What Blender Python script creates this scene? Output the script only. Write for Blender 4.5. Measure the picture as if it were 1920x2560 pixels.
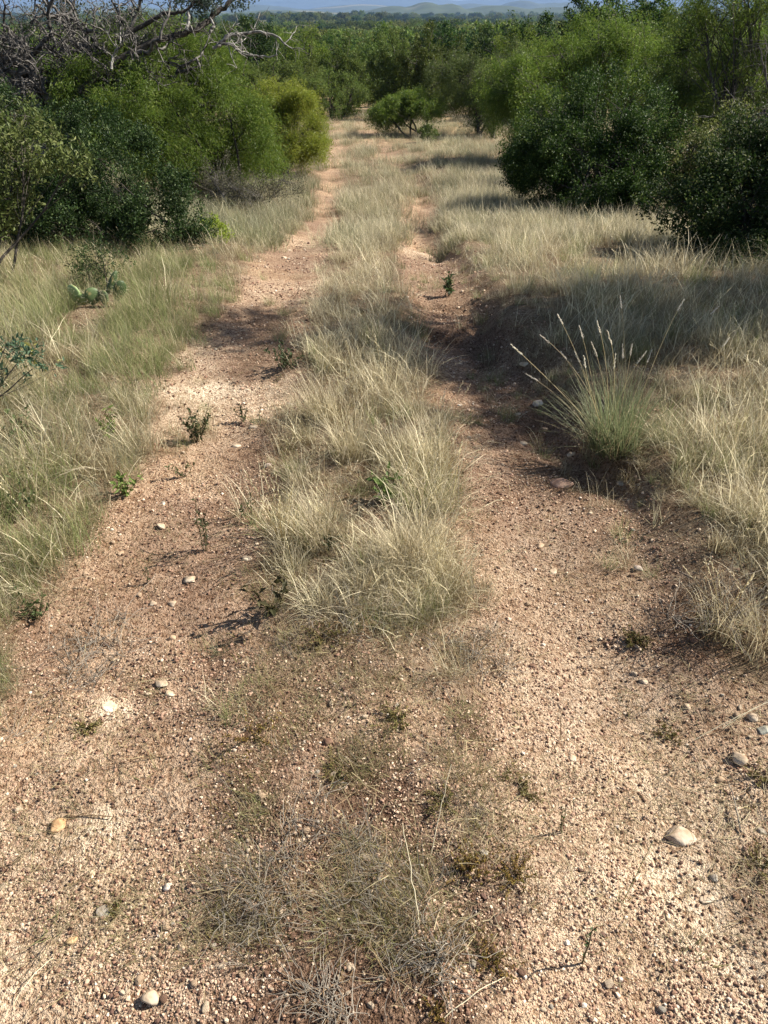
import bpy, math, random
import numpy as np
from mathutils import Vector, Matrix
random.seed(7); rng = np.random.default_rng(7)
PI = math.pi
S = bpy.context.scene
for o in list(bpy.data.objects): bpy.data.objects.remove(o)

# ------------------------------------------------------------------ camera, sky, sun, exposure
FPX = 1862.0; PITCH = math.radians(34.2); CAMZ = 1.6
cam = bpy.data.cameras.new('camera'); camo = bpy.data.objects.new('camera', cam)
S.collection.objects.link(camo); S.camera = camo
camo.location = (0, 0, CAMZ); camo.rotation_euler = (PI/2 - PITCH, 0, 0)
cam.sensor_fit = 'VERTICAL'; cam.sensor_height = 24; cam.lens = 24*FPX/2560
cam.clip_start = 0.05; cam.clip_end = 30000
SUN_EL, SUN_AZ = math.radians(40), math.radians(17)       # azimuth from +X towards +Y
sd = Vector((math.cos(SUN_AZ)*math.cos(SUN_EL), math.sin(SUN_AZ)*math.cos(SUN_EL), math.sin(SUN_EL)))
W = bpy.data.worlds.new('World'); S.world = W; W.use_nodes = True
nt = W.node_tree; bg = nt.nodes['Background']; sky = nt.nodes.new('ShaderNodeTexSky')
sky.sky_type = 'NISHITA'; sky.sun_disc = False; sky.sun_elevation = SUN_EL; sky.sun_rotation = PI/2 - SUN_AZ
nt.links.new(sky.outputs[0], bg.inputs[0]); bg.inputs[1].default_value = 0.05
sl = bpy.data.lights.new('sun', 'SUN'); slo = bpy.data.objects.new('sun', sl); S.collection.objects.link(slo)
sl.energy = 5.0; sl.angle = math.radians(0.5); sl.color = (1, 0.94, 0.84)
slo.rotation_euler = sd.to_track_quat('Z', 'Y').to_euler()
S.view_settings.view_transform = 'Standard'; S.view_settings.look = 'None'
S.view_settings.exposure = 1.08; S.view_settings.gamma = 1
S.render.engine = 'CYCLES'
S.cycles.max_bounces = 5; S.cycles.diffuse_bounces = 2; S.cycles.transmission_bounces = 3; S.cycles.transparent_max_bounces = 8; S.cycles.volume_bounces = 0

# ------------------------------------------------------------------ pixel -> world helpers (photo pixels, 1920 x 2560)
fw = np.array([0, math.cos(PITCH), -math.sin(PITCH)]); up = np.array([0, math.sin(PITCH), math.cos(PITCH)])
def ray(px, py): return fw + np.array([1, 0, 0])*(px-960)/FPX - up*(py-1280)/FPX
def atdepth(px, py, d): return np.array([0, 0, CAMZ]) + ray(px, py)*d
def vnoise(x, y, s=1.0, seed=0):
    x = np.asarray(x, float)*s + 1000.37; y = np.asarray(y, float)*s + 1000.71
    xi = np.floor(x).astype(np.int64); yi = np.floor(y).astype(np.int64); fx = x-xi; fy = y-yi
    fx = fx*fx*(3-2*fx); fy = fy*fy*(3-2*fy)
    def H(a, b):
        h = (a*374761393 + b*668265263 + seed*974634777) & 0x7fffffff
        h = ((h ^ (h >> 13))*1274126177) & 0x7fffffff
        return ((h ^ (h >> 16)) & 0xffff)/65535.0
    return (H(xi, yi)*(1-fx)+H(xi+1, yi)*fx)*(1-fy) + (H(xi, yi+1)*(1-fx)+H(xi+1, yi+1)*fx)*fy
def fbm(x, y, s=1.0, o=3, seed=0):
    r = 0; a = 0.5; t = 0
    for k in range(o): r = r + a*vnoise(x, y, s*2**k, seed+k*7); t += a; a *= 0.5
    return r/t
def sstep(a, b, x): t = np.clip((x-a)/(b-a), 0, 1); return t*t*(3-2*t)
_py = np.array([-300, 0, 3.6, 4.5, 5.6, 7.2, 9.25, 13.4, 21.5, 30, 45, 60, 100, 200, 400, 800, 2500, 12000.])
_pz = np.array([0, 0, 0, -.04, -.12, -.33, -.64, -1.04, -1.5, -1.95, -2.9, -4.0, -6.5, -9, -11, -14, -25, -45.])
_u = np.linspace(0, 10, 3000); _yy = np.exp(_u)-1
_zz = np.interp(_yy, _py, _pz); _k = np.hanning(91); _k /= _k.sum()
_zz = np.convolve(np.pad(_zz, 45, 'edge'), _k, 'valid')
def P(y): return np.interp(np.asarray(y, float), _yy, _zz)
def march(px, py, hf):
    r = ray(px, py); t = 0.5
    while t < 9000:
        p = np.array([0, 0, CAMZ]) + r*t
        if p[2] < hf(p[0], p[1]): break
        t *= 1.01
    lo, hi = t/1.01, t
    for _ in range(20):
        m = (lo+hi)/2; p = np.array([0, 0, CAMZ]) + r*m
        if p[2] < hf(p[0], p[1]): hi = m
        else: lo = m
    return p
K = 1920/1659
def line(pts):                                              # edges of the wheel tracks: world x as a function of world y
    q = [march(a*K, b*K, lambda x, y: P(y)) for a, b in pts]
    q.sort(key=lambda p: p[1]); return np.array([p[1] for p in q]), np.array([p[0] for p in q])
LV = line([(-420, 2212), (-150, 1700), (0, 1480), (60, 1400), (190, 1140), (310, 980), (370, 820), (430, 745), (500, 640), (590, 530), (680, 450), (708, 340), (712, 262)])
CL = line([(520, 2212), (500, 1700), (560, 1380), (575, 1100), (612, 900), (655, 740), (682, 620), (722, 500), (742, 400), (745, 300), (742, 262)])
CR = line([(1130, 2212), (1110, 1700), (1060, 1380), (960, 1150), (990, 950), (925, 790), (890, 660), (862, 520), (885, 400), (790, 310), (765, 262)])
RV = line([(2300, 2212), (1800, 1700), (1580, 1440), (1450, 1290), (1410, 1090), (1250, 900), (1110, 780), (1050, 650), (960, 520), (945, 420), (850, 320), (782, 262)])
def E(L, y): return np.interp(y, L[0], L[1])
def h(x, y):
    x = np.asarray(x, float); y = np.asarray(y, float)
    z = P(y); near = 1-sstep(14, 26, y)
    jit = (vnoise(y, x*0+3, 1.7, 5)-.5)*.16
    lv, cl, cr, rv = E(LV, y)+jit, E(CL, y)-jit, E(CR, y)+jit, E(RV, y)+jit*1.2
    cR = .5*(cr+rv); wR = .5*(rv-cr); cL = .5*(lv+cl); wL = .5*(cl-lv)
    z = z - near*(.05*np.exp(-((x-cL)/(wL*.9+.02))**2)) - near*(.075*np.exp(-((x-cR)/(wR*.9+.02))**2))
    z = z + near*.05*sstep(-.05, .35, lv-x) + near*.06*sstep(-.02, .22, x-rv)*sstep(1.3, 2.2, y)
    g = .6*np.exp(-((y-3.0)/.55)**2) + .8*np.exp(-((y-4.4)/.6)**2) + .9*np.exp(-((y-7.9)/.7)**2)*1.2 + .8*np.exp(-((y-10.5)/.8)**2)
    z = z - .14*g*(.5+fbm(x, y, 5, 3, 44))*np.exp(-((x-rv+.06+(fbm(x, y, 3, 2, 45)-.5)*.2)/.11)**2) + .03*g*np.exp(-((x-rv-.2)/.2)**2)
    for y0, dp, ln in ((4.55, .08, .35), (5.15, .06, .3), (8.6, .10, .6), (11.2, .12, .8)):
        yy = y0+(fbm(x, y*0+y0, 2.5, 2, 12)-.5)*.5-y; z = z-dp*np.where(yy > 0, np.exp(-np.maximum(yy, 0)/ln), np.exp(np.minimum(yy, 0)/.05))*np.exp(-((x-cR)/(wR*.8+.05))**4)
    z = z + near*(fbm(x, y, 1.3, 3, 2)-.5)*.07 + near*(fbm(x, y, 9, 3, 4)-.5)*.034*(1-sstep(5, 12, y))
    z = z + sstep(30, 120, y)*(fbm(x, y, .02, 2, 9)-.5)*3.0 + sstep(300, 900, y)*(fbm(x, y, .0035, 2, 10)-.5)*14
    return z
def at(px, py): return march(px, py, h)
def atd(a, b): return at(a*K, b*K)

# ------------------------------------------------------------------ mesh helpers
COL = S.collection
def mesh(name, V, F, col=None, smooth=False):
    """V (n,3); F list of int arrays (m,k); col (n,3)"""
    me = bpy.data.meshes.new(name); V = np.asarray(V, np.float32)
    me.vertices.add(len(V)); me.vertices.foreach_set('co', V.ravel())
    F = [np.asarray(f, np.int32) for f in F if len(f)]
    tot = np.concatenate([np.full(len(f), f.shape[1], np.int32) for f in F])
    li = np.concatenate([f.ravel() for f in F])
    me.loops.add(len(li)); me.polygons.add(len(tot))
    me.loops.foreach_set('vertex_index', li)
    me.polygons.foreach_set('loop_start', np.concatenate([[0], np.cumsum(tot)[:-1]]).astype(np.int32))
    me.polygons.foreach_set('use_smooth', np.full(len(tot), smooth))
    me.update(calc_edges=True)
    if col is not None:
        a = me.color_attributes.new('Col', 'FLOAT_COLOR', 'POINT')
        c = np.ones((len(V), 4), np.float32); c[:, :3] = col; a.data.foreach_set('color', c.ravel())
    return me
def obj(name, me, mat=None, parent=None, link=True):
    o = bpy.data.objects.new(name, me)
    if mat and not me.materials: me.materials.append(mat)
    if link: COL.objects.link(o)
    if parent: o.parent = parent
    return o
def tag(o, label=None, cat=None, group=None, kind=None):
    if label: o['label'] = label
    if cat: o['category'] = cat
    if group: o['group'] = group
    if kind: o['kind'] = kind
    return o
def empty(name, loc, label, cat, group=None, rz=0):
    o = bpy.data.objects.new(name, None); COL.objects.link(o); o.location = [float(v) for v in loc]
    o.rotation_euler = (0, 0, rz); o.empty_display_size = .1
    return tag(o, label, cat, group)
class MB:
    def __init__(s): s.V = []; s.F = {}; s.C = []; s.n = 0
    def add(s, V, Fs, C):
        for f in Fs:
            f = np.asarray(f, np.int64); s.F.setdefault(f.shape[1], []).append(f + s.n)
        V = np.asarray(V, float); s.V.append(V); s.C.append(np.broadcast_to(np.asarray(C, float), (len(V), 3))); s.n += len(V)
    def mesh(s, name, smooth=False):
        return mesh(name, np.concatenate(s.V), [np.concatenate(f) for f in s.F.values()], np.concatenate(s.C), smooth)
def nrm(a): return a/np.maximum(np.linalg.norm(a, axis=-1, keepdims=True), 1e-9)
def tube(mb, pts, rad, col, sides=5):
    pts = np.asarray(pts, float); n = len(pts); rad = np.broadcast_to(rad, (n,))
    t = nrm(np.gradient(pts, axis=0)); ref = np.array([.31, .17, .94]) if abs(t[0, 2]) < .9 else np.array([1, .1, 0])
    a = nrm(np.cross(t, ref)); b = np.cross(t, a)
    th = np.arange(sides)*2*PI/sides
    V = pts[:, None] + rad[:, None, None]*(a[:, None]*np.cos(th)[None, :, None] + b[:, None]*np.sin(th)[None, :, None])
    i = np.arange(n-1)[:, None]*sides; j = np.arange(sides)[None]; j2 = (j+1) % sides
    F = np.stack([i+j, i+j2, i+sides+j2, i+sides+j], -1).reshape(-1, 4)
    mb.add(V.reshape(-1, 3), [F], col)
def bez(p0, p1, p2, n):
    t = np.linspace(0, 1, n)[:, None]; return (1-t)**2*p0 + 2*t*(1-t)*p1 + t*t*p2
def leaves(mb, pos, axis, nor, L, Wd, col):
    """diamond leaves folded a little along the midrib"""
    n = len(pos); axis = nrm(axis); side = nrm(np.cross(axis, nor)); nn = np.cross(side, axis)
    L = np.broadcast_to(L, (n,))[:, None]; Wd = np.broadcast_to(Wd, (n,))[:, None]
    V = np.stack([pos, pos+axis*L*.45+side*Wd*.5+nn*Wd*.15, pos+axis*L-nn*L*.12, pos+axis*L*.45-side*Wd*.5+nn*Wd*.15], 1).reshape(-1, 3)
    i = np.arange(n)[:, None]*4
    mb.add(V, [np.concatenate([i+np.array([[0, 1, 2]]), i+np.array([[0, 2, 3]])])], np.repeat(col, 4, 0))
def blades(mb, base, az, tilt, bend, L, wd, c0, c1, seg=4, curl=0.0):
    """grass blades: base (n,3); az, tilt, bend angles; L length"""
    n = len(base); P_ = base.copy(); ang = tilt.copy(); a = az.copy(); st = L/seg
    side = np.stack([-np.sin(az), np.cos(az), 0*az], 1); rows = []; cols = []
    for k in range(seg+1):
        w = (wd*(1-(k/seg)**1.5)*.5)[:, None]; t = k/seg
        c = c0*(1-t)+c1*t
        if k < seg: rows += [P_-side*w, P_+side*w]; cols += [c, c]
        else: rows += [P_]; cols += [c]
        P_ = P_ + np.stack([np.sin(ang)*np.cos(a), np.sin(ang)*np.sin(a), np.cos(ang)], 1)*st[:, None]
        ang = ang + bend/seg*(.4+1.2*t); a = a + curl*rng.normal(0, 1, n)/seg
    V = np.stack(rows, 1); m = 2*seg+1; i = np.arange(n)[:, None]*m
    q = np.concatenate([i+np.array([[2*k, 2*k+1, 2*k+3, 2*k+2]]) for k in range(seg-1)])
    tr = i+np.array([[2*seg-2, 2*seg-1, 2*seg]])
    mb.add(V.reshape(-1, 3), [q, tr], np.stack(cols, 1).reshape(-1, 3))

# ------------------------------------------------------------------ materials
def newmat(name):
    m = bpy.data.materials.new(name); m.use_nodes = True; n = m.node_tree
    return m, n, n.nodes['Principled BSDF'], n.nodes['Material Output']
def N(n, t, **k):
    x = n.nodes.new(t)
    for a, b in k.items(): setattr(x, a, b)
    return x
def plantmat(name, rough=.6, trans=.35, tint=(1, 1, 1), var=.25, spec=.3, noise=0):
    m, n, b, out = newmat(name); L = n.links
    at_ = N(n, 'ShaderNodeAttribute', attribute_name='Col')
    oi = N(n, 'ShaderNodeObjectInfo')
    mr = N(n, 'ShaderNodeMapRange'); mr.inputs[3].default_value = 1-var; mr.inputs[4].default_value = 1+var
    L.new(oi.outputs['Random'], mr.inputs[0])
    hs = N(n, 'ShaderNodeHueSaturation'); L.new(mr.outputs[0], hs.inputs['Value']); L.new(at_.outputs['Color'], hs.inputs['Color'])
    mh = N(n, 'ShaderNodeMath', operation='MULTIPLY_ADD'); L.new(oi.outputs['Random'], mh.inputs[0]); mh.inputs[1].default_value = var*.08; mh.inputs[2].default_value = .5-var*.04
    L.new(mh.outputs[0], hs.inputs['Hue'])
    mx = N(n, 'ShaderNodeMix', data_type='RGBA', blend_type='MULTIPLY'); mx.inputs[0].default_value = 1
    L.new(hs.outputs[0], mx.inputs[6]); mx.inputs[7].default_value = (*tint, 1)
    c = mx.outputs[2]
    L.new(c, b.inputs['Base Color']); b.inputs['Roughness'].default_value = rough; b.inputs['Specular IOR Level'].default_value = spec
    if trans > 0:
        tr = N(n, 'ShaderNodeBsdfTranslucent'); ms = N(n, 'ShaderNodeMixShader'); ms.inputs[0].default_value = trans
        L.new(c, tr.inputs[0]); L.new(b.outputs[0], ms.inputs[1]); L.new(tr.outputs[0], ms.inputs[2]); L.new(ms.outputs[0], out.inputs[0])
    return m
def barkmat(name, c1, c2, scale=30):
    m, n, b, out = newmat(name); L = n.links
    tc = N(n, 'ShaderNodeTexCoord'); nz = N(n, 'ShaderNodeTexNoise'); nz.inputs['Scale'].default_value = scale; nz.inputs['Detail'].default_value = 5
    L.new(tc.outputs['Object'], nz.inputs['Vector'])
    cr = N(n, 'ShaderNodeValToRGB'); cr.color_ramp.elements[0].color = (*c1, 1); cr.color_ramp.elements[1].color = (*c2, 1)
    cr.color_ramp.elements[0].position = .38; cr.color_ramp.elements[1].position = .62
    L.new(nz.outputs[0], cr.inputs[0]); L.new(cr.outputs[0], b.inputs['Base Color']); b.inputs['Roughness'].default_value = .9
    bp = N(n, 'ShaderNodeBump'); bp.inputs['Strength'].default_value = .6; bp.inputs['Distance'].default_value = .01
    L.new(nz.outputs[0], bp.inputs['Height']); L.new(bp.outputs[0], b.inputs['Normal'])
    return m
M_grass = plantmat('dry_grass', .55, .35, var=.22, spec=.35)
M_leaf = plantmat('leaf', .55, .3, var=.08, spec=.22)
M_feather = plantmat('feathery_leaf', .5, .45, var=.10, spec=.3)
M_wood = barkmat('bark', (.022, .018, .014), (.085, .07, .055))
M_grey = barkmat('lichen_bark', (.025, .022, .02), (.17, .155, .14), 14)
M_weather = barkmat('weathered_wood', (.08, .072, .065), (.34, .32, .29), 14)
M_gravel = plantmat('gravel', .85, 0, var=0, spec=.2)
M_far = plantmat('far_leaf', .6, .35, var=.35, spec=.2, tint=(1.1, 1.08, .95))

def stonemat():
    m, n, b, out = newmat('stone'); L = n.links
    tc = N(n, 'ShaderNodeTexCoord'); at_ = N(n, 'ShaderNodeAttribute', attribute_name='Col')
    nz = N(n, 'ShaderNodeTexNoise'); nz.inputs['Scale'].default_value = 60; nz.inputs['Detail'].default_value = 6; L.new(tc.outputs['Object'], nz.inputs['Vector'])
    n2 = N(n, 'ShaderNodeTexNoise'); n2.inputs['Scale'].default_value = 18; n2.inputs['Detail'].default_value = 3; L.new(tc.outputs['Object'], n2.inputs['Vector'])
    cr = N(n, 'ShaderNodeValToRGB'); e = cr.color_ramp.elements; e[0].position = .35; e[0].color = (.62, .5, .4, 1); e[1].position = .65; e[1].color = (1.1, 1.08, 1.05, 1)
    L.new(n2.outputs[0], cr.inputs[0])
    mx = N(n, 'ShaderNodeMix', data_type='RGBA', blend_type='MULTIPLY'); mx.inputs[0].default_value = 1
    L.new(at_.outputs['Color'], mx.inputs[6]); L.new(cr.outputs[0], mx.inputs[7]); L.new(mx.outputs[2], b.inputs['Base Color'])
    b.inputs['Roughness'].default_value = .85
    bp = N(n, 'ShaderNodeBump'); bp.inputs['Strength'].default_value = .7; bp.inputs['Distance'].default_value = .004
    L.new(nz.outputs[0], bp.inputs['Height']); L.new(bp.outputs[0], b.inputs['Normal'])
    return m
M_stone = stonemat()
def groundmat():
    m, n, b, out = newmat('soil'); L = n.links
    tc = N(n, 'ShaderNodeTexCoord'); at_ = N(n, 'ShaderNodeAttribute', attribute_name='Col')
    def noise(s, d=4, r=.6):
        z = N(n, 'ShaderNodeTexNoise'); z.inputs['Scale'].default_value = s; z.inputs['Detail'].default_value = d; z.inputs['Roughness'].default_value = r
        L.new(tc.outputs['Object'], z.inputs['Vector']); return z
    def ramp(z, stops):
        cr = N(n, 'ShaderNodeValToRGB'); e = cr.color_ramp.elements
        e[0].position, e[0].color = stops[0][0], (*stops[0][1], 1); e[1].position, e[1].color = stops[1][0], (*stops[1][1], 1)
        for p, c in stops[2:]: q = e.new(p); q.color = (*c, 1)
        L.new(z, cr.inputs[0]); return cr
    a = noise(5, 5); c = noise(110, 3, .7); d = noise(38, 4, .7)
    r1 = ramp(a.outputs[0], [(.35, (.80, .74, .70)), (.65, (1.12, 1.12, 1.12))])
    r2 = ramp(c.outputs[0], [(.38, (.42, .33, .27)), (.50, (1.06, 1.06, 1.06))])
    r3 = ramp(d.outputs[0], [(.36, (.62, .54, .48)), (.54, (1.06, 1.06, 1.06))])
    prev = at_.outputs['Color']
    for r in (r1, r2, r3):
        mx = N(n, 'ShaderNodeMix', data_type='RGBA', blend_type='MULTIPLY'); mx.inputs[0].default_value = 1
        L.new(prev, mx.inputs[6]); L.new(r.outputs[0], mx.inputs[7]); prev = mx.outputs[2]
    L.new(prev, b.inputs['Base Color']); b.inputs['Roughness'].default_value = .95; b.inputs['Specular IOR Level'].default_value = .15
    ad = N(n, 'ShaderNodeMath', operation='ADD'); L.new(c.outputs[0], ad.inputs[0]); L.new(d.outputs[0], ad.inputs[1])
    bp = N(n, 'ShaderNodeBump'); bp.inputs['Strength'].default_value = .9; bp.inputs['Distance'].default_value = .03
    L.new(ad.outputs[0], bp.inputs['Height']); L.new(bp.outputs[0], b.inputs['Normal'])
    return m
M_soil = groundmat()

# ------------------------------------------------------------------ ground
def zones(x, y):
    """left verge, centre strip, right verge, rut cover 0..1"""
    j = (fbm(x, y, 3.8, 3, 21)-.5)*.26*np.clip(.7+y*.05, .7, 1.4)
    lv = sstep(-.05, .10, E(LV, y)-x+j); rv = sstep(-.05, .10, x-E(RV, y)+j*.9)
    c = sstep(-.04, .10, np.minimum(x-E(CL, y), E(CR, y)-x)+j*.8)
    return lv, c, rv
pale = [(atd(470, 850), .34, .9), (atd(430, 760), .2, .6), (atd(240, 1530), .06, 1.0), (atd(190, 1790), .09, .8), (atd(670, 530), .45, .35), (atd(900, 545), .4, .5),
        (atd(1600, 2050), .5, .75), (atd(1250, 1250), .35, .25), (atd(100, 2050), .35, .5), (atd(1540, 1960), .05, .6), (atd(620, 640), .5, .2), (atd(1200,1480),.35,.3)]
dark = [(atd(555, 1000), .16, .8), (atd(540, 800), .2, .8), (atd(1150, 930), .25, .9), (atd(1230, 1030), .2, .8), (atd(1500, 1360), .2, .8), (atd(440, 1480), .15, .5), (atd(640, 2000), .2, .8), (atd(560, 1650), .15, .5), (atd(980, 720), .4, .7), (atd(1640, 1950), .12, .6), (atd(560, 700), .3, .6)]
def soil(x, y):
    base = np.array([.57, .415, .285]); br = np.array([.29, .195, .14]); oc = np.array([.54, .385, .235]); wh = np.array([.82, .68, .50]); li = np.array([.24, .185, .12])
    n1 = sstep(.40, .62, fbm(x, y, 1.1, 4, 31))[..., None]; n2 = sstep(.45, .65, fbm(x, y, 2.3, 3, 41))[..., None]
    n3 = sstep(.42, .62, fbm(x, y, 7, 3, 33))[..., None]; c = base*(1-n1*.6)+br*n1*.6; c = c*(1-n3*.3)+br*n3*.3; c = c*(1-n2*.3)+oc*n2*.3
    for p, r, s in pale:
        w = np.exp(-(((x-p[0])**2+(y-p[1])**2)/r**2))*s*(.6+1.0*fbm(x, y, 6, 3, 51)); w = np.clip(w, 0, 1)[..., None]; c = c*(1-w)+wh*w
    lv, ce, rv = zones(x, y); ce2 = ce*sstep(1.2, 1.9, y)
    w = (ce*(1-sstep(1.3, 2.0, y))*(.35+.9*sstep(.4, .6, fbm(x, y, 6, 3, 17))))[..., None]*.75; w = np.clip(w, 0, 1); c = c*(1-w)+np.array([.19, .125, .085])*w
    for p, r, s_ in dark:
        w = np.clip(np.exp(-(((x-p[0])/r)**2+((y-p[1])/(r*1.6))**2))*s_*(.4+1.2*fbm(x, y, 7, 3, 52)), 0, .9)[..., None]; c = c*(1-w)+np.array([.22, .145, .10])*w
    w = np.clip(lv+ce2+rv, 0, 1)[..., None]*.85; c = c*(1-w)+li*w
    far = sstep(14, 34, y)[..., None]; gr = np.array([.38, .30, .17])*(.8+.4*fbm(x, y, .3, 3, 3))[..., None]
    inr = (1-np.clip(lv+ce+rv, 0, 1))[..., None]; c = c*(1-far*(1-inr*.6))+gr*far*(1-inr*.6)
    wd = sstep(45, 140, y)[..., None]; wood = np.array([.085, .095, .04]); c = c*(1-wd)+wood*wd
    for (fx, fy, rx, ry) in [(f1[0], f1[1], 26, 55), (f2[0], f2[1], 160, 420), (f3[0], f3[1], 9, 14)]:
        w = (sstep(1.3, .8, np.sqrt(((x-fx)/rx)**2+((y-fy)/ry)**2)))[..., None]; c = c*(1-w)+np.array([.46, .36, .22])*w
    return c
f1 = at(600, 74); f2 = at(860, 34) if at(860, 34)[1] < 8000 else np.array([-60, 3000, 0]); f3 = atd(822, 150)
rows = 620; yv = -1.5 + np.concatenate([np.linspace(0, 7.5, 340)[:-1], 7.5+(np.exp(np.linspace(0, 1, rows-339)**1.0*math.log(12000/.03*.03+1))-1)*1.0])
_e = np.linspace(0, 1, rows-339); yv = np.concatenate([np.linspace(-1.5, 6, 340)[:-1], 6+np.expm1(_e*9.0)*(11000-6)/np.expm1(9.0)])
un = np.concatenate([-np.geomspace(1, .02, 60)[:-1]*0, []])
uu = np.linspace(-1, 1, 361); uu = uu*.35+np.sign(uu)*.65*np.abs(uu)**4
Y = np.repeat(yv[:, None], len(uu), 1); X = uu[None]*(7+np.maximum(Y, 0)*1.35)
Z = h(X, Y)
nr, nc = X.shape; i = (np.arange(nr-1)[:, None]*nc+np.arange(nc-1)[None]).ravel()
g = obj('ground', mesh('ground', np.stack([X, Y, Z], -1).reshape(-1, 3), [np.stack([i, i+1, i+nc+1, i+nc], 1)], soil(X, Y).reshape(-1, 3), True), M_soil)
tag(g, kind='structure')

# hills: real heightfields kilometres away
def hills(name, y0, y1, bumps, base, colr, seed):
    nx, ny = 260, 60; xs = np.linspace(-.75*y1, .75*y1, nx); ys = np.linspace(y0, y1, ny); Xg, Yg = np.meshgrid(xs, ys)
    e = np.sin(PI*np.clip((Yg-y0)/(y1-y0), 0, 1)); z = np.zeros_like(Xg)
    for (px, top, wpx) in bumps:                                   # direction, height of top in mrad, width
        ym = (y0+y1)/2; cx = (px-960)/FPX*ym*.828; wx = wpx/FPX*ym*.83; z = np.maximum(z, (CAMZ+top*1e-3*ym-base)*np.exp(-((Xg-cx)/wx)**2))
    z = z*e*(.86+.28*fbm(Xg, Yg, 9/y0, 4, seed)) + (fbm(Xg, Yg, 40/y0, 3, seed+3)-.5)*.0016*y0
    Zg = base - 8*(1-e)**3 + z
    nyy, nxx = Xg.shape; i = (np.arange(nyy-1)[:, None]*nxx+np.arange(nxx-1)[None]).ravel()
    c = np.array(colr)*(.55+.9*fbm(Xg, Yg, 60/y0, 4, seed+1))[..., None]
    pf = sstep(.72, .76, fbm(Xg, Yg, 10/y0, 2, seed+2))[..., None]*.8; c = c*(1-pf*.4)+np.array([.36, .30, .2])*pf*.4
    o = obj(name, mesh(name, np.stack([Xg, Yg, Zg], -1).reshape(-1, 3), [np.stack([i, i+1, i+nxx+1, i+nxx], 1)], c.reshape(-1, 3), True), M_gravel)
    tag(o, kind='structure')
hills('hills', 2300, 3400, [(1064, 4.2, 60), (1120, 3.0, 45), (985, 0, 90), (1240, 0, 110), (1420, -1, 160), (700, -4, 200), (400, -4, 200), (1700, -1, 220)], -27, (.05, .065, .03), 3)
hills('hills', 4600, 6200, [(1300, 4.6, 60), (1440, 5, 55), (1380, 3, 90), (1600, 3.5, 90), (1180, 2.2, 80), (900, 1.2, 150), (600, 2, 170), (200, 3, 200)], -34, (.05, .06, .035), 5)
hills('hills', 8200, 10500, [(1350, 9, 330), (900, 13, 300), (500, 14, 300), (100, 12, 260), (1750, 10, 260)], -42, (.05, .055, .04), 8)

# ------------------------------------------------------------------ stones
def ico(sub):
    import bmesh
    bm = bmesh.new(); bmesh.ops.create_icosphere(bm, subdivisions=sub, radius=1)
    bm.verts.ensure_lookup_table(); V = np.array([v.co[:] for v in bm.verts]); F = np.array([[v.index for v in f.verts] for f in bm.faces]); bm.free(); return V, F
IV3, IF3 = ico(3); IV1, IF1 = ico(1)
def rock(V, sx, sy, sz, rough=.3, cuts=7):
    V = V.copy()
    for _ in range(cuts):
        d = nrm(rng.normal(0, 1, 3)); k = rng.uniform(.55, .85); s = V@d; V = V - np.outer(np.maximum(s-k, 0)*.9, d)
    for _ in range(4):
        d = nrm(rng.normal(0, 1, 3)); V = V*(1+rough*.25*np.sin((V@d)*rng.uniform(2, 4)+rng.uniform(0, 6)))[:, None]
    V = V*(1+rng.normal(0, .012, len(V)))[:, None]
    return V*np.array([sx, sy, sz])
CW = (.60, .51, .39); CT = (.52, .40, .28); CB = (.20, .12, .08); CG = (.40, .38, .33)
G1 = 'stones loose on the two-track'
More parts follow.
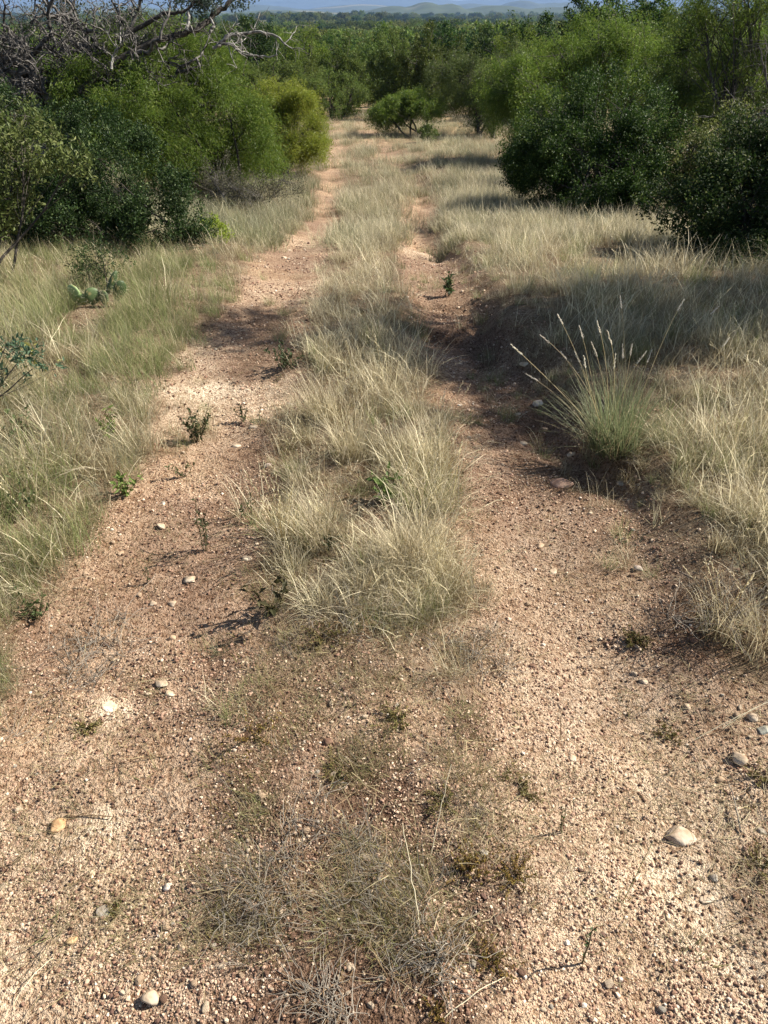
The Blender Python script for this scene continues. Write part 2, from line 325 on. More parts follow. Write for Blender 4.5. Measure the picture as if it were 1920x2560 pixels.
stones = [  # photo px, py, width px, height ratio, colour, label
 (428,1593,26,.85,CT,'round tan stone casting a dark shadow, highest stone in the left rut foreground'),
 (286,1648,22,.8,CW,'pale angular stone left of and below the round tan stone'),
 (263,1610,20,.6,CB,'small brown and white stone beside the left verge grass'),
 (405,1706,38,.45,CW,'flat whitish stone, upper of the pair lying together in the left rut'),
 (427,1731,32,.4,CW,'flat whitish stone, lower of the pair lying together in the left rut'),
 (370,1733,16,.6,CW,'small white stone just left of the flat whitish pair'),
 (275,1764,46,.2,(.78,.70,.56),'flat chalky white rock flush with the orange soil'),
 (146,2058,48,.6,(.60,.40,.22),'orange wedge-shaped stone near the left edge beside a lying stick'),
 (420,2212,28,.75,(.78,.73,.66),'bright white stone among dark gravel below the bare left patch'),
 (260,2275,38,.5,CG,'greyish rough stone with dry stems across it'),
 (179,2348,32,.5,(.66,.50,.28),'yellowish flat stone at the lower left'),
 (379,2487,52,.8,CW,'largest pale stone at the bottom left, with a dark shadow'),
 (307,2478,20,.8,CW,'small pale stone left of the largest bottom stone'),
 (454,2368,18,.7,CW,'small whitish stone between the yellowish stone and the dead stems'),
 (535,2360,17,.7,CG,'small greyish stone at the left edge of the dead grey weeds'),
 (819,1850,28,.6,CB,'dark brown clod in the middle of the sparse centre strip'),
 (430,1507,26,.5,CW,'pale stone, right one of the pair at the top of the gravelly left rut'),
 (382,1507,20,.5,CW,'pale stone, left one of the pair at the top of the gravelly left rut'),
 (1883,1789,34,.75,CW,'rounded pale stone at the right edge of the picture under straw stalks'),
 (1909,1822,40,.6,(.42,.45,.40),'grey-green stone touching the rounded pale one at the right edge'),
 (1842,1890,42,.85,(.55,.47,.36),'round buff cobble standing alone near the right edge'),
 (1799,1945,25,.8,CT,'small tan stone below the round buff cobble'),
 (1695,2084,82,.42,(.56,.48,.38),'largest flat cobble in the right rut'),
 (1718,1766,22,.75,CW,'pale stone in the right rut above the low sprawling weed'),
 (1608,1700,26,.5,CW,'chalky split stone in the middle of the right rut'),
 (1330,1662,18,.7,CB,'dark speckled stone in the upper right rut'),
 (1432,1893,24,.4,CW,'flat whitish stone beside a thin green sprig'),
 (1813,2212,17,.8,CW,'small bright stone below the largest flat cobble'),
 (1785,2191,24,.7,CG,'grey-brown stone up-left of the small bright stone'),
 (1768,2246,40,.2,CW,'flush pale rock patch at the lower right'),
 (1209,2128,26,.6,CG,'grey stone at the edge of the yellow-green mat weeds'),
 (1264,1633,17,.5,CW,'small white flake right of the sparse strip'),
 (1735,1598,26,.6,CB,'dark earth clod under the right bank'),
 (1660,1587,17,.5,CT,'small tan flake in front of the right bank'),
 (1903,2075,28,.6,CG,'half-seen stone at the right edge level with the flat cobble'),
 (1403,1205,62,.45,(.52,.36,.28),'pinkish-brown broken rock in the eroded gully'),
 (1594,1418,28,.85,(.50,.45,.42),'purplish pale stone at the foot of the right bank'),
 (1579,1438,20,.6,CB,'reddish stone just below the purplish pale one'),
 (1345,1006,30,.7,(.66,.62,.55),'white rock at the top of the stony gully'),
 (1313,908,26,.5,(.6,.52,.38),'sunlit flat stone in the shaded gully'),
 (1307,1107,28,.35,(.70,.60,.45),'thin flat stone in the middle of the gully'),
 (1293,1035,18,.6,CW,'small white stone left of the white gully rock'),
 (1362,1070,18,.6,CT,'small tan stone in the stony gully below the white rock'),
 (1429,1134,24,.6,CW,'pale stone at the foot of the tall seed-head tuft'),
 (1475,1281,15,.7,CW,'small bright stone below the pinkish-brown rock'),
 (1348,1362,24,.7,CT,'tan stone on the open red gravel of the right rut'),
 (1553,1206,24,.6,CG,'grey stone under the overhanging right bank'),
 (1385,1427,22,.45,CW,'whitish flake on the open red gravel of the right rut'),
 (403,1313,26,.6,CW,'white stone left of the spindly thorny seedling'),
 (617,1393,27,.6,CW,'white stone right of the spindly thorny seedling'),
 (477,1446,38,.4,CW,'flat pale stone below the spindly thorny seedling'),
 (634,1064,26,.5,CW,'pale stone beside the chalky hump of the left rut'),
 (668,1162,22,.6,(.52,.45,.42),'pinkish stone at the edge of the centre grass'),
 (301,1382,20,.5,CT,'small tan stone below the left verge grass'),
 (590,1113,24,.5,CW,'pale stone right of the bushy rut seedling'),
 (711,643,17,.6,CW,'white stone at the distant sunlit part of the left rut'),
 (723,625,12,.6,CW,'tiny white stone just above another on the distant left rut'),
]
for (px, py, w, hr, c, lab) in stones:
    p = at(px, py+w*hr*.25); d = np.dot(p-np.array([0, 0, CAMZ]), fw); r = w/FPX*d*.5
    V = rock(IV3, r, r*rng.uniform(.65, .9), r*hr*.85)
    me = mesh('stone', V, [IF3], np.tile(c, (len(V), 1)), True)
    o = obj('stone', me, M_stone); o.location = (p[0], p[1], p[2]+r*hr*.18); o.rotation_euler = (rng.uniform(-.15, .15), rng.uniform(-.15, .15), rng.uniform(-.5, .5))
    tag(o, lab, 'stone', G1)
# minor loose stones (shared label, nothing tells them apart)
tm = []
for k in range(6):
    V = rock(IV3, 1, .8, .62); tm.append(mesh('pebble', V, [IF3], np.tile([CW, CT, CW, CG, CT, CB][k], (len(V), 1)), True)); tm[-1].materials.append(M_stone)
cnt = 0
while cnt < 170:
    px, py = rng.uniform(0, 1920), 640+1900*rng.random()**.75; p = at(px, py); lv, ce, rv = zones(p[0], p[1])
    if max(lv, rv, ce*float(sstep(1.3, 1.9, p[1]))) > .3 or fbm(p[0], p[1], 2.2, 2, 77) < .42: continue
    o = obj('pebble', tm[cnt % 6]); r = .0045+.007*rng.random()**2.5
    o.location = (p[0], p[1], p[2]+r*.3); o.scale = (r, r, r); o.rotation_euler = (0, 0, rng.uniform(0, 6)); cnt += 1
    tag(o, 'small loose pebble among the gravel of the wheel tracks', 'pebble', 'small pebbles scattered over the two wheel tracks')

# gravel: uncountable
def gravel():
    n = 150000; q = rng.random(n)
    depth = .75*(9/.75)**q; depth = depth[rng.random(n) < 1]; lat = rng.uniform(-.60, .60, len(depth))
    y = depth*1.05-.15; x = lat*(depth*1.15+.5)
    lv, ce, rv = zones(x, y); cov = np.clip(lv+rv+ce*sstep(1.2, 1.9, y), 0, 1)
    cl = .06+1.0*sstep(.40, .60, fbm(x, y, 3.5, 3, 61))
    keep = (rng.random(len(x)) < cl*(1-.75*cov)) & (y < 9); x, y = x[keep], y[keep]
    n = len(x); s = (.0011+.0021*rng.random(n)**2.0+.0040*rng.random(n)**12)*(1+np.clip(y-1, 0, 8)*.28)
    pal = np.array([[.56, .40, .28], [.64, .50, .36], [.26, .15, .10], [.13, .075, .055], [.42, .27, .19], [.72, .62, .50]])
    k = rng.choice(6, n, p=[.27, .17, .20, .15, .18, .03]); c = pal[k]*rng.uniform(.8, 1.2, (n, 1))  # dark share: real dark pebbles, plus pebble shadows put into the colour
    V0 = [rock(IV1[:12] if False else IV0, 1, .8, .65, .2, 3) for _ in range(8)]
    T = np.stack(V0)[rng.integers(0, 8, n)]*s[:, None, None]
    a = rng.uniform(0, 2*PI, n); ca, sa = np.cos(a)[:, None], np.sin(a)[:, None]
    Vx = T[..., 0]*ca-T[..., 1]*sa; Vy = T[..., 0]*sa+T[..., 1]*ca
    V = np.stack([Vx+x[:, None], Vy+y[:, None], T[..., 2]+(h(x, y)+s*.3)[:, None]], -1)
    m = T.shape[1]; F = (IF0[None]+(np.arange(n)*m)[:, None, None]).reshape(-1, 3)
    o = obj('gravel', mesh('gravel', V.reshape(-1, 3), [F], np.repeat(c, m, 0)), M_gravel)
    tag(o, 'loose reddish gravel covering the wheel tracks', 'gravel', kind='stuff')

t_ = (1+5**.5)/2; IV0 = nrm(np.array([[-1, t_, 0], [1, t_, 0], [-1, -t_, 0], [1, -t_, 0], [0, -1, t_], [0, 1, t_], [0, -1, -t_], [0, 1, -t_], [t_, 0, -1], [t_, 0, 1], [-t_, 0, -1], [-t_, 0, 1]]))
IF0 = np.array([[0, 11, 5], [0, 5, 1], [0, 1, 7], [0, 7, 10], [0, 10, 11], [1, 5, 9], [5, 11, 4], [11, 10, 2], [10, 7, 6], [7, 1, 8], [3, 9, 4], [3, 4, 2], [3, 2, 6], [3, 6, 8], [3, 8, 9], [4, 9, 5], [2, 4, 11], [6, 2, 10], [8, 6, 7], [9, 8, 1]])
gravel()
def dark_gravel():
    n = 15000; q = rng.random(n); depth = .7*(6/.7)**q; y = depth*1.05-.15; x = rng.uniform(-.6, .6, n)*(depth*1.15+.5)
    lv, ce, rv = zones(x, y); cov = np.clip(lv+rv+ce*sstep(1.2, 1.9, y), 0, 1); keep = (rng.random(n) < (.25+.75*sstep(.36, .6, fbm(x, y, 2.2, 3, 66)))*(1-cov)); x, y = x[keep], y[keep]
    n = len(x); s = (.0026+.0028*rng.random(n)**1.5)*(1+np.clip(y-1.2, 0, 6)*.2)
    pal = np.array([[.13, .075, .05], [.22, .13, .09], [.34, .21, .14], [.50, .37, .27]]); c = pal[rng.choice(4, n, p=[.42, .28, .18, .12])]  # dark grit colours also stand in for specks of shadow between pebbles
    T = np.stack([rock(IV0, 1, .8, .75, .2, 3) for _ in range(8)])[rng.integers(0, 8, n)]*s[:, None, None]; a = rng.uniform(0, 6.3, n); ca, sa = np.cos(a)[:, None], np.sin(a)[:, None]
    V = np.stack([T[..., 0]*ca-T[..., 1]*sa+x[:, None], T[..., 0]*sa+T[..., 1]*ca+y[:, None], T[..., 2]+(h(x, y)+s*.5)[:, None]], -1)
    F = (IF0[None]+(np.arange(n)*12)[:, None, None]).reshape(-1, 3)
    tag(obj('gravel', mesh('gravel', V.reshape(-1, 3), [F], np.repeat(c, 12, 0)), M_gravel), 'coarser dark red-brown grit strewn over the gravel', 'gravel', kind='stuff')
dark_gravel()

# ------------------------------------------------------------------ grass templates (instanced only inside 'stuff' objects)
STRAW = np.array([.56, .465, .265]); PALE = np.array([.79, .70, .48]); OLIVE = np.array([.20, .20, .08]); GREEN = np.array([.10, .16, .045]); GREYG = np.array([.26, .26, .17]); GREY = np.array([.30, .265, .215]); BROWN = np.array([.28, .19, .11])
def tuft(mb, n, H, R, c0, c1, wd=.0022, lean=(.05, .55), bend=(.2, 1.3), seg=4, var=.16, drift=0.0, curl=.3):
    r = R*np.sqrt(rng.random(n)); a = rng.uniform(0, 2*PI, n)
    base = np.stack([r*np.cos(a), r*np.sin(a), np.full(n, -.015)], 1)
    az = a + rng.normal(0, 1.5, n) if drift == 0 else rng.normal(PI, 1.2, n)
    v = rng.uniform(1-var, 1+var, (n, 1))
    mixc = np.clip(rng.random((n, 1))*.7, 0, 1)
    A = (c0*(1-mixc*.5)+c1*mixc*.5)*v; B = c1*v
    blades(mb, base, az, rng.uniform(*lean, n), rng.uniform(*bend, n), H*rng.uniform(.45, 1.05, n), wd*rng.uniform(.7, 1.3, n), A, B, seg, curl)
def stalks(mb, n, H, R, col, headlen=.05, headw=.004, lean=(.05, .5), headcol=None, bend=(.1, .5), fat=False):
    hc = PALE if headcol is None else headcol
    for k in range(n):
        az = rng.uniform(0, 2*PI); t = rng.uniform(*lean); b = rng.uniform(*bend); L = H*rng.uniform(.7, 1.05)
        p = np.array([rng.normal(0, R*.4), rng.normal(0, R*.4), -.01]); pts = [p]
        for s in range(7):
            t2 = t+b*s/7; p = p+np.array([math.sin(t2)*math.cos(az), math.sin(t2)*math.sin(az), math.cos(t2)])*L/7; pts.append(p)
        pts = np.array(pts); tube(mb, pts, np.linspace(.0011, .0006, 8), col*rng.uniform(.85, 1.15), 3)
        d = nrm(pts[-1]-pts[-2]); m = int(14 if fat else 8); tt = np.linspace(0, 1, m)[:, None]
        pos = pts[-1]-d*headlen*(1-tt)
        leaves(mb, pos, d[None]*1.2+rng.normal(0, .35, (m, 3)), rng.normal(0, 1, (m, 3)), headlen*.26, headw, np.tile(hc, (m, 1))*rng.uniform(.9, 1.1, (m, 1)))
TPL = []; tcol = bpy.data.collections.new('templates')
def tpl(fn):
    mb = MB(); fn(mb); o = bpy.data.objects.new('tuft_template_%02d' % len(TPL), mb.mesh('tuft')); o.data.materials.append(M_grass)
    tcol.objects.link(o); TPL.append(o); return len(TPL)-1
ty = {}
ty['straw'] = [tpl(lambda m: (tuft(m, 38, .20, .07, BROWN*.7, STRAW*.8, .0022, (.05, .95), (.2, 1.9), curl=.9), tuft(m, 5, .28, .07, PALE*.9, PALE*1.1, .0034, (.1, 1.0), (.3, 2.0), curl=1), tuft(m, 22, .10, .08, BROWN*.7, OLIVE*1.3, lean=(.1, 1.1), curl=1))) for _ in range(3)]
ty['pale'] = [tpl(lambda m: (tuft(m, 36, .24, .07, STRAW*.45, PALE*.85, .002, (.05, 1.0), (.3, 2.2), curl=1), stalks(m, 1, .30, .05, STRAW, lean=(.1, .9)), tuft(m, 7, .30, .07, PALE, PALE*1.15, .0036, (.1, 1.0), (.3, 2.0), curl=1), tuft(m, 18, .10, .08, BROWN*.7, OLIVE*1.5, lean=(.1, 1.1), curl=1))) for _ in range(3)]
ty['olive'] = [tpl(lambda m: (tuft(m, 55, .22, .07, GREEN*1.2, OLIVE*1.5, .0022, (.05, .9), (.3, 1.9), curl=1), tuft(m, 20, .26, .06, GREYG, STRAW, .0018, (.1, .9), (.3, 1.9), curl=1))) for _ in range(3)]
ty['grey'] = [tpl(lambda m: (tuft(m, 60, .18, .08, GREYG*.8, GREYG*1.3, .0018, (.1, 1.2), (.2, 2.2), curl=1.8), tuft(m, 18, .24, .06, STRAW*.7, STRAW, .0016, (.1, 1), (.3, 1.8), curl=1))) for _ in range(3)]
ty['short'] = [tpl(lambda m: (tuft(m, 26, .05, .035, OLIVE*.9, OLIVE*1.4, .0017, (.2, 1.3), (.3, 1.2), 3, curl=1), tuft(m, 30, .06, .04, BROWN*.8, STRAW*.75, .0013, (.3, 1.5), (.3, 1.2), 3, curl=1))) for _ in range(3)]
ty['wiry'] = [tpl(lambda m: tuft(m, 34, .11, .03, GREY*.6, GREY*1.05, .0011, (.4, 1.5), (-.5, .9), 4, curl=1.6)) for _ in range(3)]
ty['brown'] = [tpl(lambda m: (tuft(m, 40, .045, .04, BROWN*.5, BROWN*.9, .0016, (.3, 1.5), (.2, 1.2), 3, curl=1.5), tuft(m, 9, .05, .04, np.array([.14, .13, .03]), np.array([.26, .20, .07]), .002, (.2, 1.3), (.2, 1.2), 3, curl=1.5))) for _ in range(3)]
ty['litter'] = [tpl(lambda m: blades(m, np.stack([rng.normal(0, .06, 16), rng.normal(0, .06, 16), np.full(16, .004)], 1), rng.uniform(0, 6.3, 16), np.full(16, 1.5), rng.uniform(-.1, .15, 16), rng.uniform(.02, .09, 16), rng.uniform(.0009, .0018, 16), STRAW[None]*rng.uniform(.25, 1.0, (16, 1)), (STRAW*.5+BROWN*.5)[None]*rng.uniform(.3, 1.1, (16, 1)), 3, .8)) for _ in range(3)]
ty['far'] = [tpl(lambda m: (tuft(m, 50, .26, .16, STRAW*.4, PALE*.85, .004, (.05, 1.0), (.3, 2), 3, curl=1), tuft(m, 25, .16, .16, OLIVE*.8, OLIVE*1.3, .004, (.05, 1.0), (.3, 1.5), 3, curl=1))) for _ in range(3)]
ty['farg'] = [tpl(lambda m: tuft(m, 60, .25, .16, OLIVE*.8, GREYG*1.3, .004, (.05, 1.0), (.3, 2), 3, curl=1)) for _ in range(2)]

def scatter_group():
    ng = bpy.data.node_groups.new('scatter', 'GeometryNodeTree')
    ng.interface.new_socket('Geometry', in_out='INPUT', socket_type='NodeSocketGeometry'); ng.interface.new_socket('Geometry', in_out='OUTPUT', socket_type='NodeSocketGeometry')
    a = ng.nodes.new('NodeGroupInput'); b = ng.nodes.new('NodeGroupOutput'); ip = ng.nodes.new('GeometryNodeInstanceOnPoints')
    ci = ng.nodes.new('GeometryNodeCollectionInfo'); ci.inputs['Collection'].default_value = tcol; ci.inputs['Separate Children'].default_value = True; ci.inputs['Reset Children'].default_value = True
    def na(n, t): x = ng.nodes.new('GeometryNodeInputNamedAttribute'); x.data_type = t; x.inputs[0].default_value = n; return x
    L = ng.links; L.new(a.outputs[0], ip.inputs['Points']); L.new(ci.outputs[0], ip.inputs['Instance']); ip.inputs['Pick Instance'].default_value = True
    L.new(na('idx', 'INT').outputs[0], ip.inputs['Instance Index']); L.new(na('scl', 'FLOAT_VECTOR').outputs[0], ip.inputs['Scale'])
    er = ng.nodes.new('FunctionNodeEulerToRotation'); L.new(na('rot', 'FLOAT_VECTOR').outputs[0], er.inputs[0]); L.new(er.outputs[0], ip.inputs['Rotation'])
    L.new(ip.outputs[0], b.inputs[0]); return ng
NG = scatter_group()
def scatter(name, P_, idx, scl, rot, label, cat, kind='stuff'):
    me = bpy.data.meshes.new(name); n = len(P_); me.vertices.add(n); me.vertices.foreach_set('co', np.asarray(P_, np.float32).ravel())
    a = me.attributes.new('idx', 'INT', 'POINT'); a.data.foreach_set('value', np.asarray(idx, np.int32))
    a = me.attributes.new('scl', 'FLOAT_VECTOR', 'POINT'); a.data.foreach_set('vector', np.asarray(scl, np.float32).ravel())
    a = me.attributes.new('rot', 'FLOAT_VECTOR', 'POINT'); a.data.foreach_set('vector', np.asarray(rot, np.float32).ravel())
    o = obj(name, me); m = o.modifiers.new('scatter', 'NODES'); m.node_group = NG
    return tag(o, label, cat, kind=kind)
def candidates(n, d0, d1):
    q = rng.random(n); y = d0*(d1/d0)**q; x = rng.uniform(-1, 1, n)*(.62*y+.75)
    return x, y
def place(x, y, idx, s, tall=1.0, name='grass', label='', cat='grass'):
    n = len(x); s = s*rng.uniform(.7, 1.25, n); rot = np.stack([rng.normal(0, .12, n), rng.normal(0, .12, n), rng.uniform(0, 2*PI, n)], 1)
    return scatter(name, np.stack([x, y, h(x, y)], 1), idx, np.stack([s, s, s*tall*rng.uniform(.75, 1.2, n)], 1), rot, label, cat)
def pick(n, mix):
    names = list(mix); p = np.array([mix[k] for k in names], float); p /= p.sum(); k = rng.choice(len(names), n, p=p)
    lut = [ty[a] for a in names]; r = rng.integers(0, 99, n); return np.array([lut[a][b % len(lut[a])] for a, b in zip(k, r)])
holes = [(atd(a, c), r) for a, c, r in [(445, 1190, .1), (600, 1325, .14), (830, 1085, .12), (715, 1185, .08), (620, 795, .15), (1325, 985, .05), (240, 950, .05), (270, 1070, .05), (60, 960, .05), (30, 1130, .05), (80, 1340, .05), (215, 665, .17), (970, 640, .15), (926, 308, .5), (468, 525, .3), (1560, 1300, .2), (1420, 1130, .12)]]
def growh(x, y): return (.34+.95*fbm(x, y, 2.6, 3, 91))
def clear(x, y):
    k = np.ones(len(x), bool)
    for p, r in holes: k &= ((x-p[0])**2+((y-p[1]+r*.9)/1.9)**2) > r*r
    return k
def cover():
    x, y = candidates(14500, 1.15, 13); lv, ce, rv = zones(x, y); r = rng.random(len(x)); tn = 1.1*sstep(.36, .60, fbm(x, y, 4.0, 3, 95)); cl_ = clear(x, y); thin = np.clip(tn, .12, 1)*cl_
    # left verge
    k = (r < lv*np.clip(tn+.25, .6, 1)*cl_); a, b = x[k], y[k]; g_ = fbm(a, b, .9, 2, 13) + .25*sstep(3.2, 1.5, b)
    idx = np.where(rng.random(len(a)) < sstep(.42, .75, g_)*.9, pick(len(a), {'olive': 1}), pick(len(a), {'straw': 3, 'pale': 2, 'grey': 3, 'olive': 1}))
    edge = .75+.25*sstep(0, .5, E(LV, b)-a)
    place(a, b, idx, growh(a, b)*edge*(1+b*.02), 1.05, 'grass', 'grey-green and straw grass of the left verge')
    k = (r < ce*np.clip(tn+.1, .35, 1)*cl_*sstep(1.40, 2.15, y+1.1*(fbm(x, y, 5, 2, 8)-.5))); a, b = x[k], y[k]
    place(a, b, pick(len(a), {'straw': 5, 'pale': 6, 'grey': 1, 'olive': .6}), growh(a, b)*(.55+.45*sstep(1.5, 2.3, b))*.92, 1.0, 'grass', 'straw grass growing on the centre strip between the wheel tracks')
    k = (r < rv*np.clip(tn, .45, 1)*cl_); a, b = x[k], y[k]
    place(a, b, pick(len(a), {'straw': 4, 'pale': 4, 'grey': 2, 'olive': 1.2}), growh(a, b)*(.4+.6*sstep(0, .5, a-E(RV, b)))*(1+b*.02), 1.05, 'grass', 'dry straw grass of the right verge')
    d_ = np.maximum(sstep(.55, .68, fbm(x, y, 2.4, 3, 99))*.5*sstep(2.2, 3.4, y), .55*sstep(-.32, -.05, x-E(RV, y))*(x < E(RV, y)+.1)*sstep(1.6, 2.4, y))*(1-np.clip(lv+ce+rv, 0, 1)); k = rng.random(len(x)) < d_*cl_; a, b = x[k], y[k]
    place(a, b, pick(len(a), {'straw': 3, 'olive': 1, 'brown': 6}), np.full(len(a), .45)*(1+b*.03), 1, 'grass', 'short ragged grass creeping into the wheel tracks')
    # sparse strip, rut edges
    x, y = candidates(24000, .75, 6); lv, ce, rv = zones(x, y); j = fbm(x, y, 7.5, 3, 17)
    cn = sstep(-.15, .15, np.minimum(x-E(CL, y), E(CR, y)-x)); dn = sstep(.42, .60, j)*(.035+.95*cn*sstep(.2, .9, y))*(1-.5*np.clip(lv+rv, 0, 1))
    k = rng.random(len(x)) < dn; a, b = x[k], y[k]
    place(a, b, pick(len(a), {'short': 5, 'wiry': 1, 'brown': 6}), np.full(len(a), 1.05), 1, 'low_weeds', 'short sparse weeds and wiry dead stems on the gravelly strip', 'ground cover')
    x, y = candidates(2600, .75, 9); k = rng.random(len(x)) < (.35+.6*sstep(.4, .6, fbm(x, y, 3, 2, 19))); a, b = x[k], y[k]
    o = place(a, b, pick(len(a), {'litter': 1}), np.full(len(a), 1.), 1, 'straw_litter', 'broken straw and twig litter lying on the ground', 'litter')
    # far clearing
    x, y = candidates(14000, 7.5, 42); lv, ce, rv = zones(x, y); cov = np.clip(lv+ce+rv, 0, 1)
    k = rng.random(len(x)) < np.maximum(np.maximum(cov, sstep(28, 34, y)), (.8*sstep(9.2, 14, y))*sstep(.42, .6, fbm(x, y, .8, 3, 120)))*np.clip(1.2*sstep(.3, .58, fbm(x, y, 1.1, 4, 103)), .25, 1); a, b = x[k], y[k]
    place(a, b, np.where(rng.random(len(a)) < .25+.5*(a < E(LV, b)), pick(len(a), {'farg': 1}), pick(len(a), {'far': 1})), (.45+.85*fbm(a, b, .9, 3, 104))*(1+b*.015), .95, 'grass', 'pale dry grass of the distant clearing')
cover()

# ------------------------------------------------------------------ woody plants
def clumps(mb, lobes, n_cl, nl, Lt, lw, cols, droop=.0, seed=0, hollow=.5, gap=.42, updir=.35, bottom=-9):
    """leafy twigs filling lobes (cx,cy,cz,rx,ry,rz); returns twig base/tip points"""
    lob = np.array(lobes, float); vol = lob[:, 3]*lob[:, 4]*lob[:, 5]; vol = vol**.75; k = rng.choice(len(lob), n_cl, p=vol/vol.sum())
    d = nrm(rng.normal(0, 1, (n_cl, 3))); r = hollow+(1.06-hollow)*rng.random(n_cl)**.6
    r *= .84+.34*fbm(d[:, 0]*2+k*3.1, d[:, 1]*2+d[:, 2]*3, 1.6, 2, seed)
    ns = 16; sub = nrm(rng.normal(0, 1, (len(lob), ns, 3))); sr = (.55+.5*rng.random((len(lob), ns, 1)))
    si = rng.integers(0, ns, n_cl); cs = lob[k, :3]+sub[k, si]*sr[k, si]*lob[k, 3:]*.9; rad = (.15+.17*vnoise(k*3.7, si*1.9, 1, 3))[:, None]
    g = nrm(rng.normal(0, 1, (n_cl, 3)))*(rng.random((n_cl, 1))**.4)
    c2 = cs+g*lob[k, 3:].mean(1, keepdims=True)*rad; use = (rng.random(n_cl) < .80)[:, None]
    c = np.where(use, c2, lob[k, :3]+d*lob[k, 3:]*r[:, None]*.8); d = np.where(use, nrm(g*.6+sub[k, si]*.7), d)
    ot = rng.random(n_cl) < .07; c[ot] = lob[k[ot], :3]+(c[ot]-lob[k[ot], :3])*rng.uniform(1.1, 1.32, (ot.sum(), 1))
    keep = (fbm(c[:, 0]+c[:, 2]*.7, c[:, 1]-c[:, 2]*.5, 2.6/max(.5, lob[:, 3].mean()), 2, seed+5) > gap-.1) & (c[:, 2] > bottom)
    c = c[keep]; d = d[keep]; k = k[keep]; n = len(c)
    td = nrm(d*.8+np.array([0, 0, updir])+rng.normal(0, .45, (n, 3))); t = rng.random((n, nl, 1))
    pos = c[:, None]+td[:, None]*Lt*(t-.35)+rng.normal(0, Lt*.13, (n, nl, 3)); pos[..., 2] -= droop*t[..., 0]**2*Lt
    ax = td[:, None]*.6+rng.normal(0, .7, (n, nl, 3)); ax[..., 2] -= droop*.9
    nor = rng.normal(0, .8, (n, nl, 3))+np.array([0, 0, .8])
    ca, cb, cc = [np.array(q) for q in cols]; u = rng.random((n, 1, 1)); v = rng.random((n, nl, 1))
    col = ca*(1-u)+cb*u; col = np.where(v > .9, cc, col)*(.75+.5*rng.random((n, nl, 1)))
    s = rng.uniform(.65, 1.25, n*nl)
    leaves(mb, pos.reshape(-1, 3), ax.reshape(-1, 3), nor.reshape(-1, 3), lw[0]*s, lw[1]*s, col.reshape(-1, 3))
    return c, td, k
def wood(mb, lobes, stems, c, td, k, r0, ntw, Lt, col=(1, 1, 1)):
    lob = np.array(lobes, float); jn = {}
    for i_, L in enumerate(lob):
        s = np.array(stems[i_ % len(stems)], float); e = L[:3]+np.array([0, 0, L[5]*.25]); m = s*.55+e*.45+rng.normal(0, .10, 3)*np.linalg.norm(e-s); m[2] = max(m[2], s[2]+.1)
        pts = bez(s, m, e, 9); pts[1:] += np.cumsum(rng.normal(0, .012, (8, 3)), 0)*np.linalg.norm(e-s); tube(mb, pts, np.linspace(r0, r0*.3, 9), col, 6); jn[i_] = pts
    for j in rng.permutation(len(c))[:ntw]:
        pts = jn[k[j]]; a = pts[rng.integers(4, 9)]; e = c[j]+td[j]*Lt*.5; m = (a+e)/2+rng.normal(0, .06, 3)*np.linalg.norm(e-a)
        tube(mb, bez(a, m, e, 5), np.linspace(r0*.25, r0*.06, 5), col, 3)
def plant(name, base, lobes, stems, kw, leafm, woodm, label, cat, group=None, r0=.03, ntw=150, trunk='stem', crown='foliage'):
    o = empty(name, base, label, cat, group); mb = MB()
    c, td, k = clumps(mb, lobes, **kw); me = mb.mesh(crown, False); obj(crown, me, leafm, o)
    mb = MB(); wood(mb, lobes, stems, c, td, k, r0, ntw, kw['Lt']); obj(trunk, mb.mesh(trunk, True), woodm, o)
    return o
def pxl(base, lobs, depth):
    """lobes given as (photo display px x, y, rx, ry, depth offset, depth radius) -> metres relative to base"""
    out = []
    for (a, b, rx, ry, dd, rd) in lobs:
        p = atdepth(a*K, b*K, depth+dd); m = (depth+dd)*K/FPX; out.append((*(p-base), rx*m, rd, ry*m*1.12))
    return out
def gp(a, b, dep=None):
    """ground point below display pixel column a at depth"""
    if dep is None: p = atd(a, b); return p, float(np.dot(p-np.array([0, 0, CAMZ]), fw))
    x = (a*K-960)/FPX*dep; y = dep
    for _ in range(30):
        z = float(h(x, y)); cur = y*fw[1]+(z-CAMZ)*fw[2]; y += (dep-cur)
    return np.array([x, y, float(h(x, y))]), dep
DK = ((.018, .040, .010), (.045, .085, .020), (.14, .19, .07)); MQ = ((.09, .15, .022), (.16, .225, .036), (.27, .32, .075)); MQY = ((.21, .26, .035), (.27, .30, .045), (.34, .34, .07)); OL = ((.11, .14, .04), (.17, .19, .05), (.25, .25, .10)); MD = ((.075, .115, .028), (.12, .165, .04), (.17, .20, .07))
def st(n, sp): return [(rng.normal(0, sp), rng.normal(0, sp), -.05) for _ in range(n)]

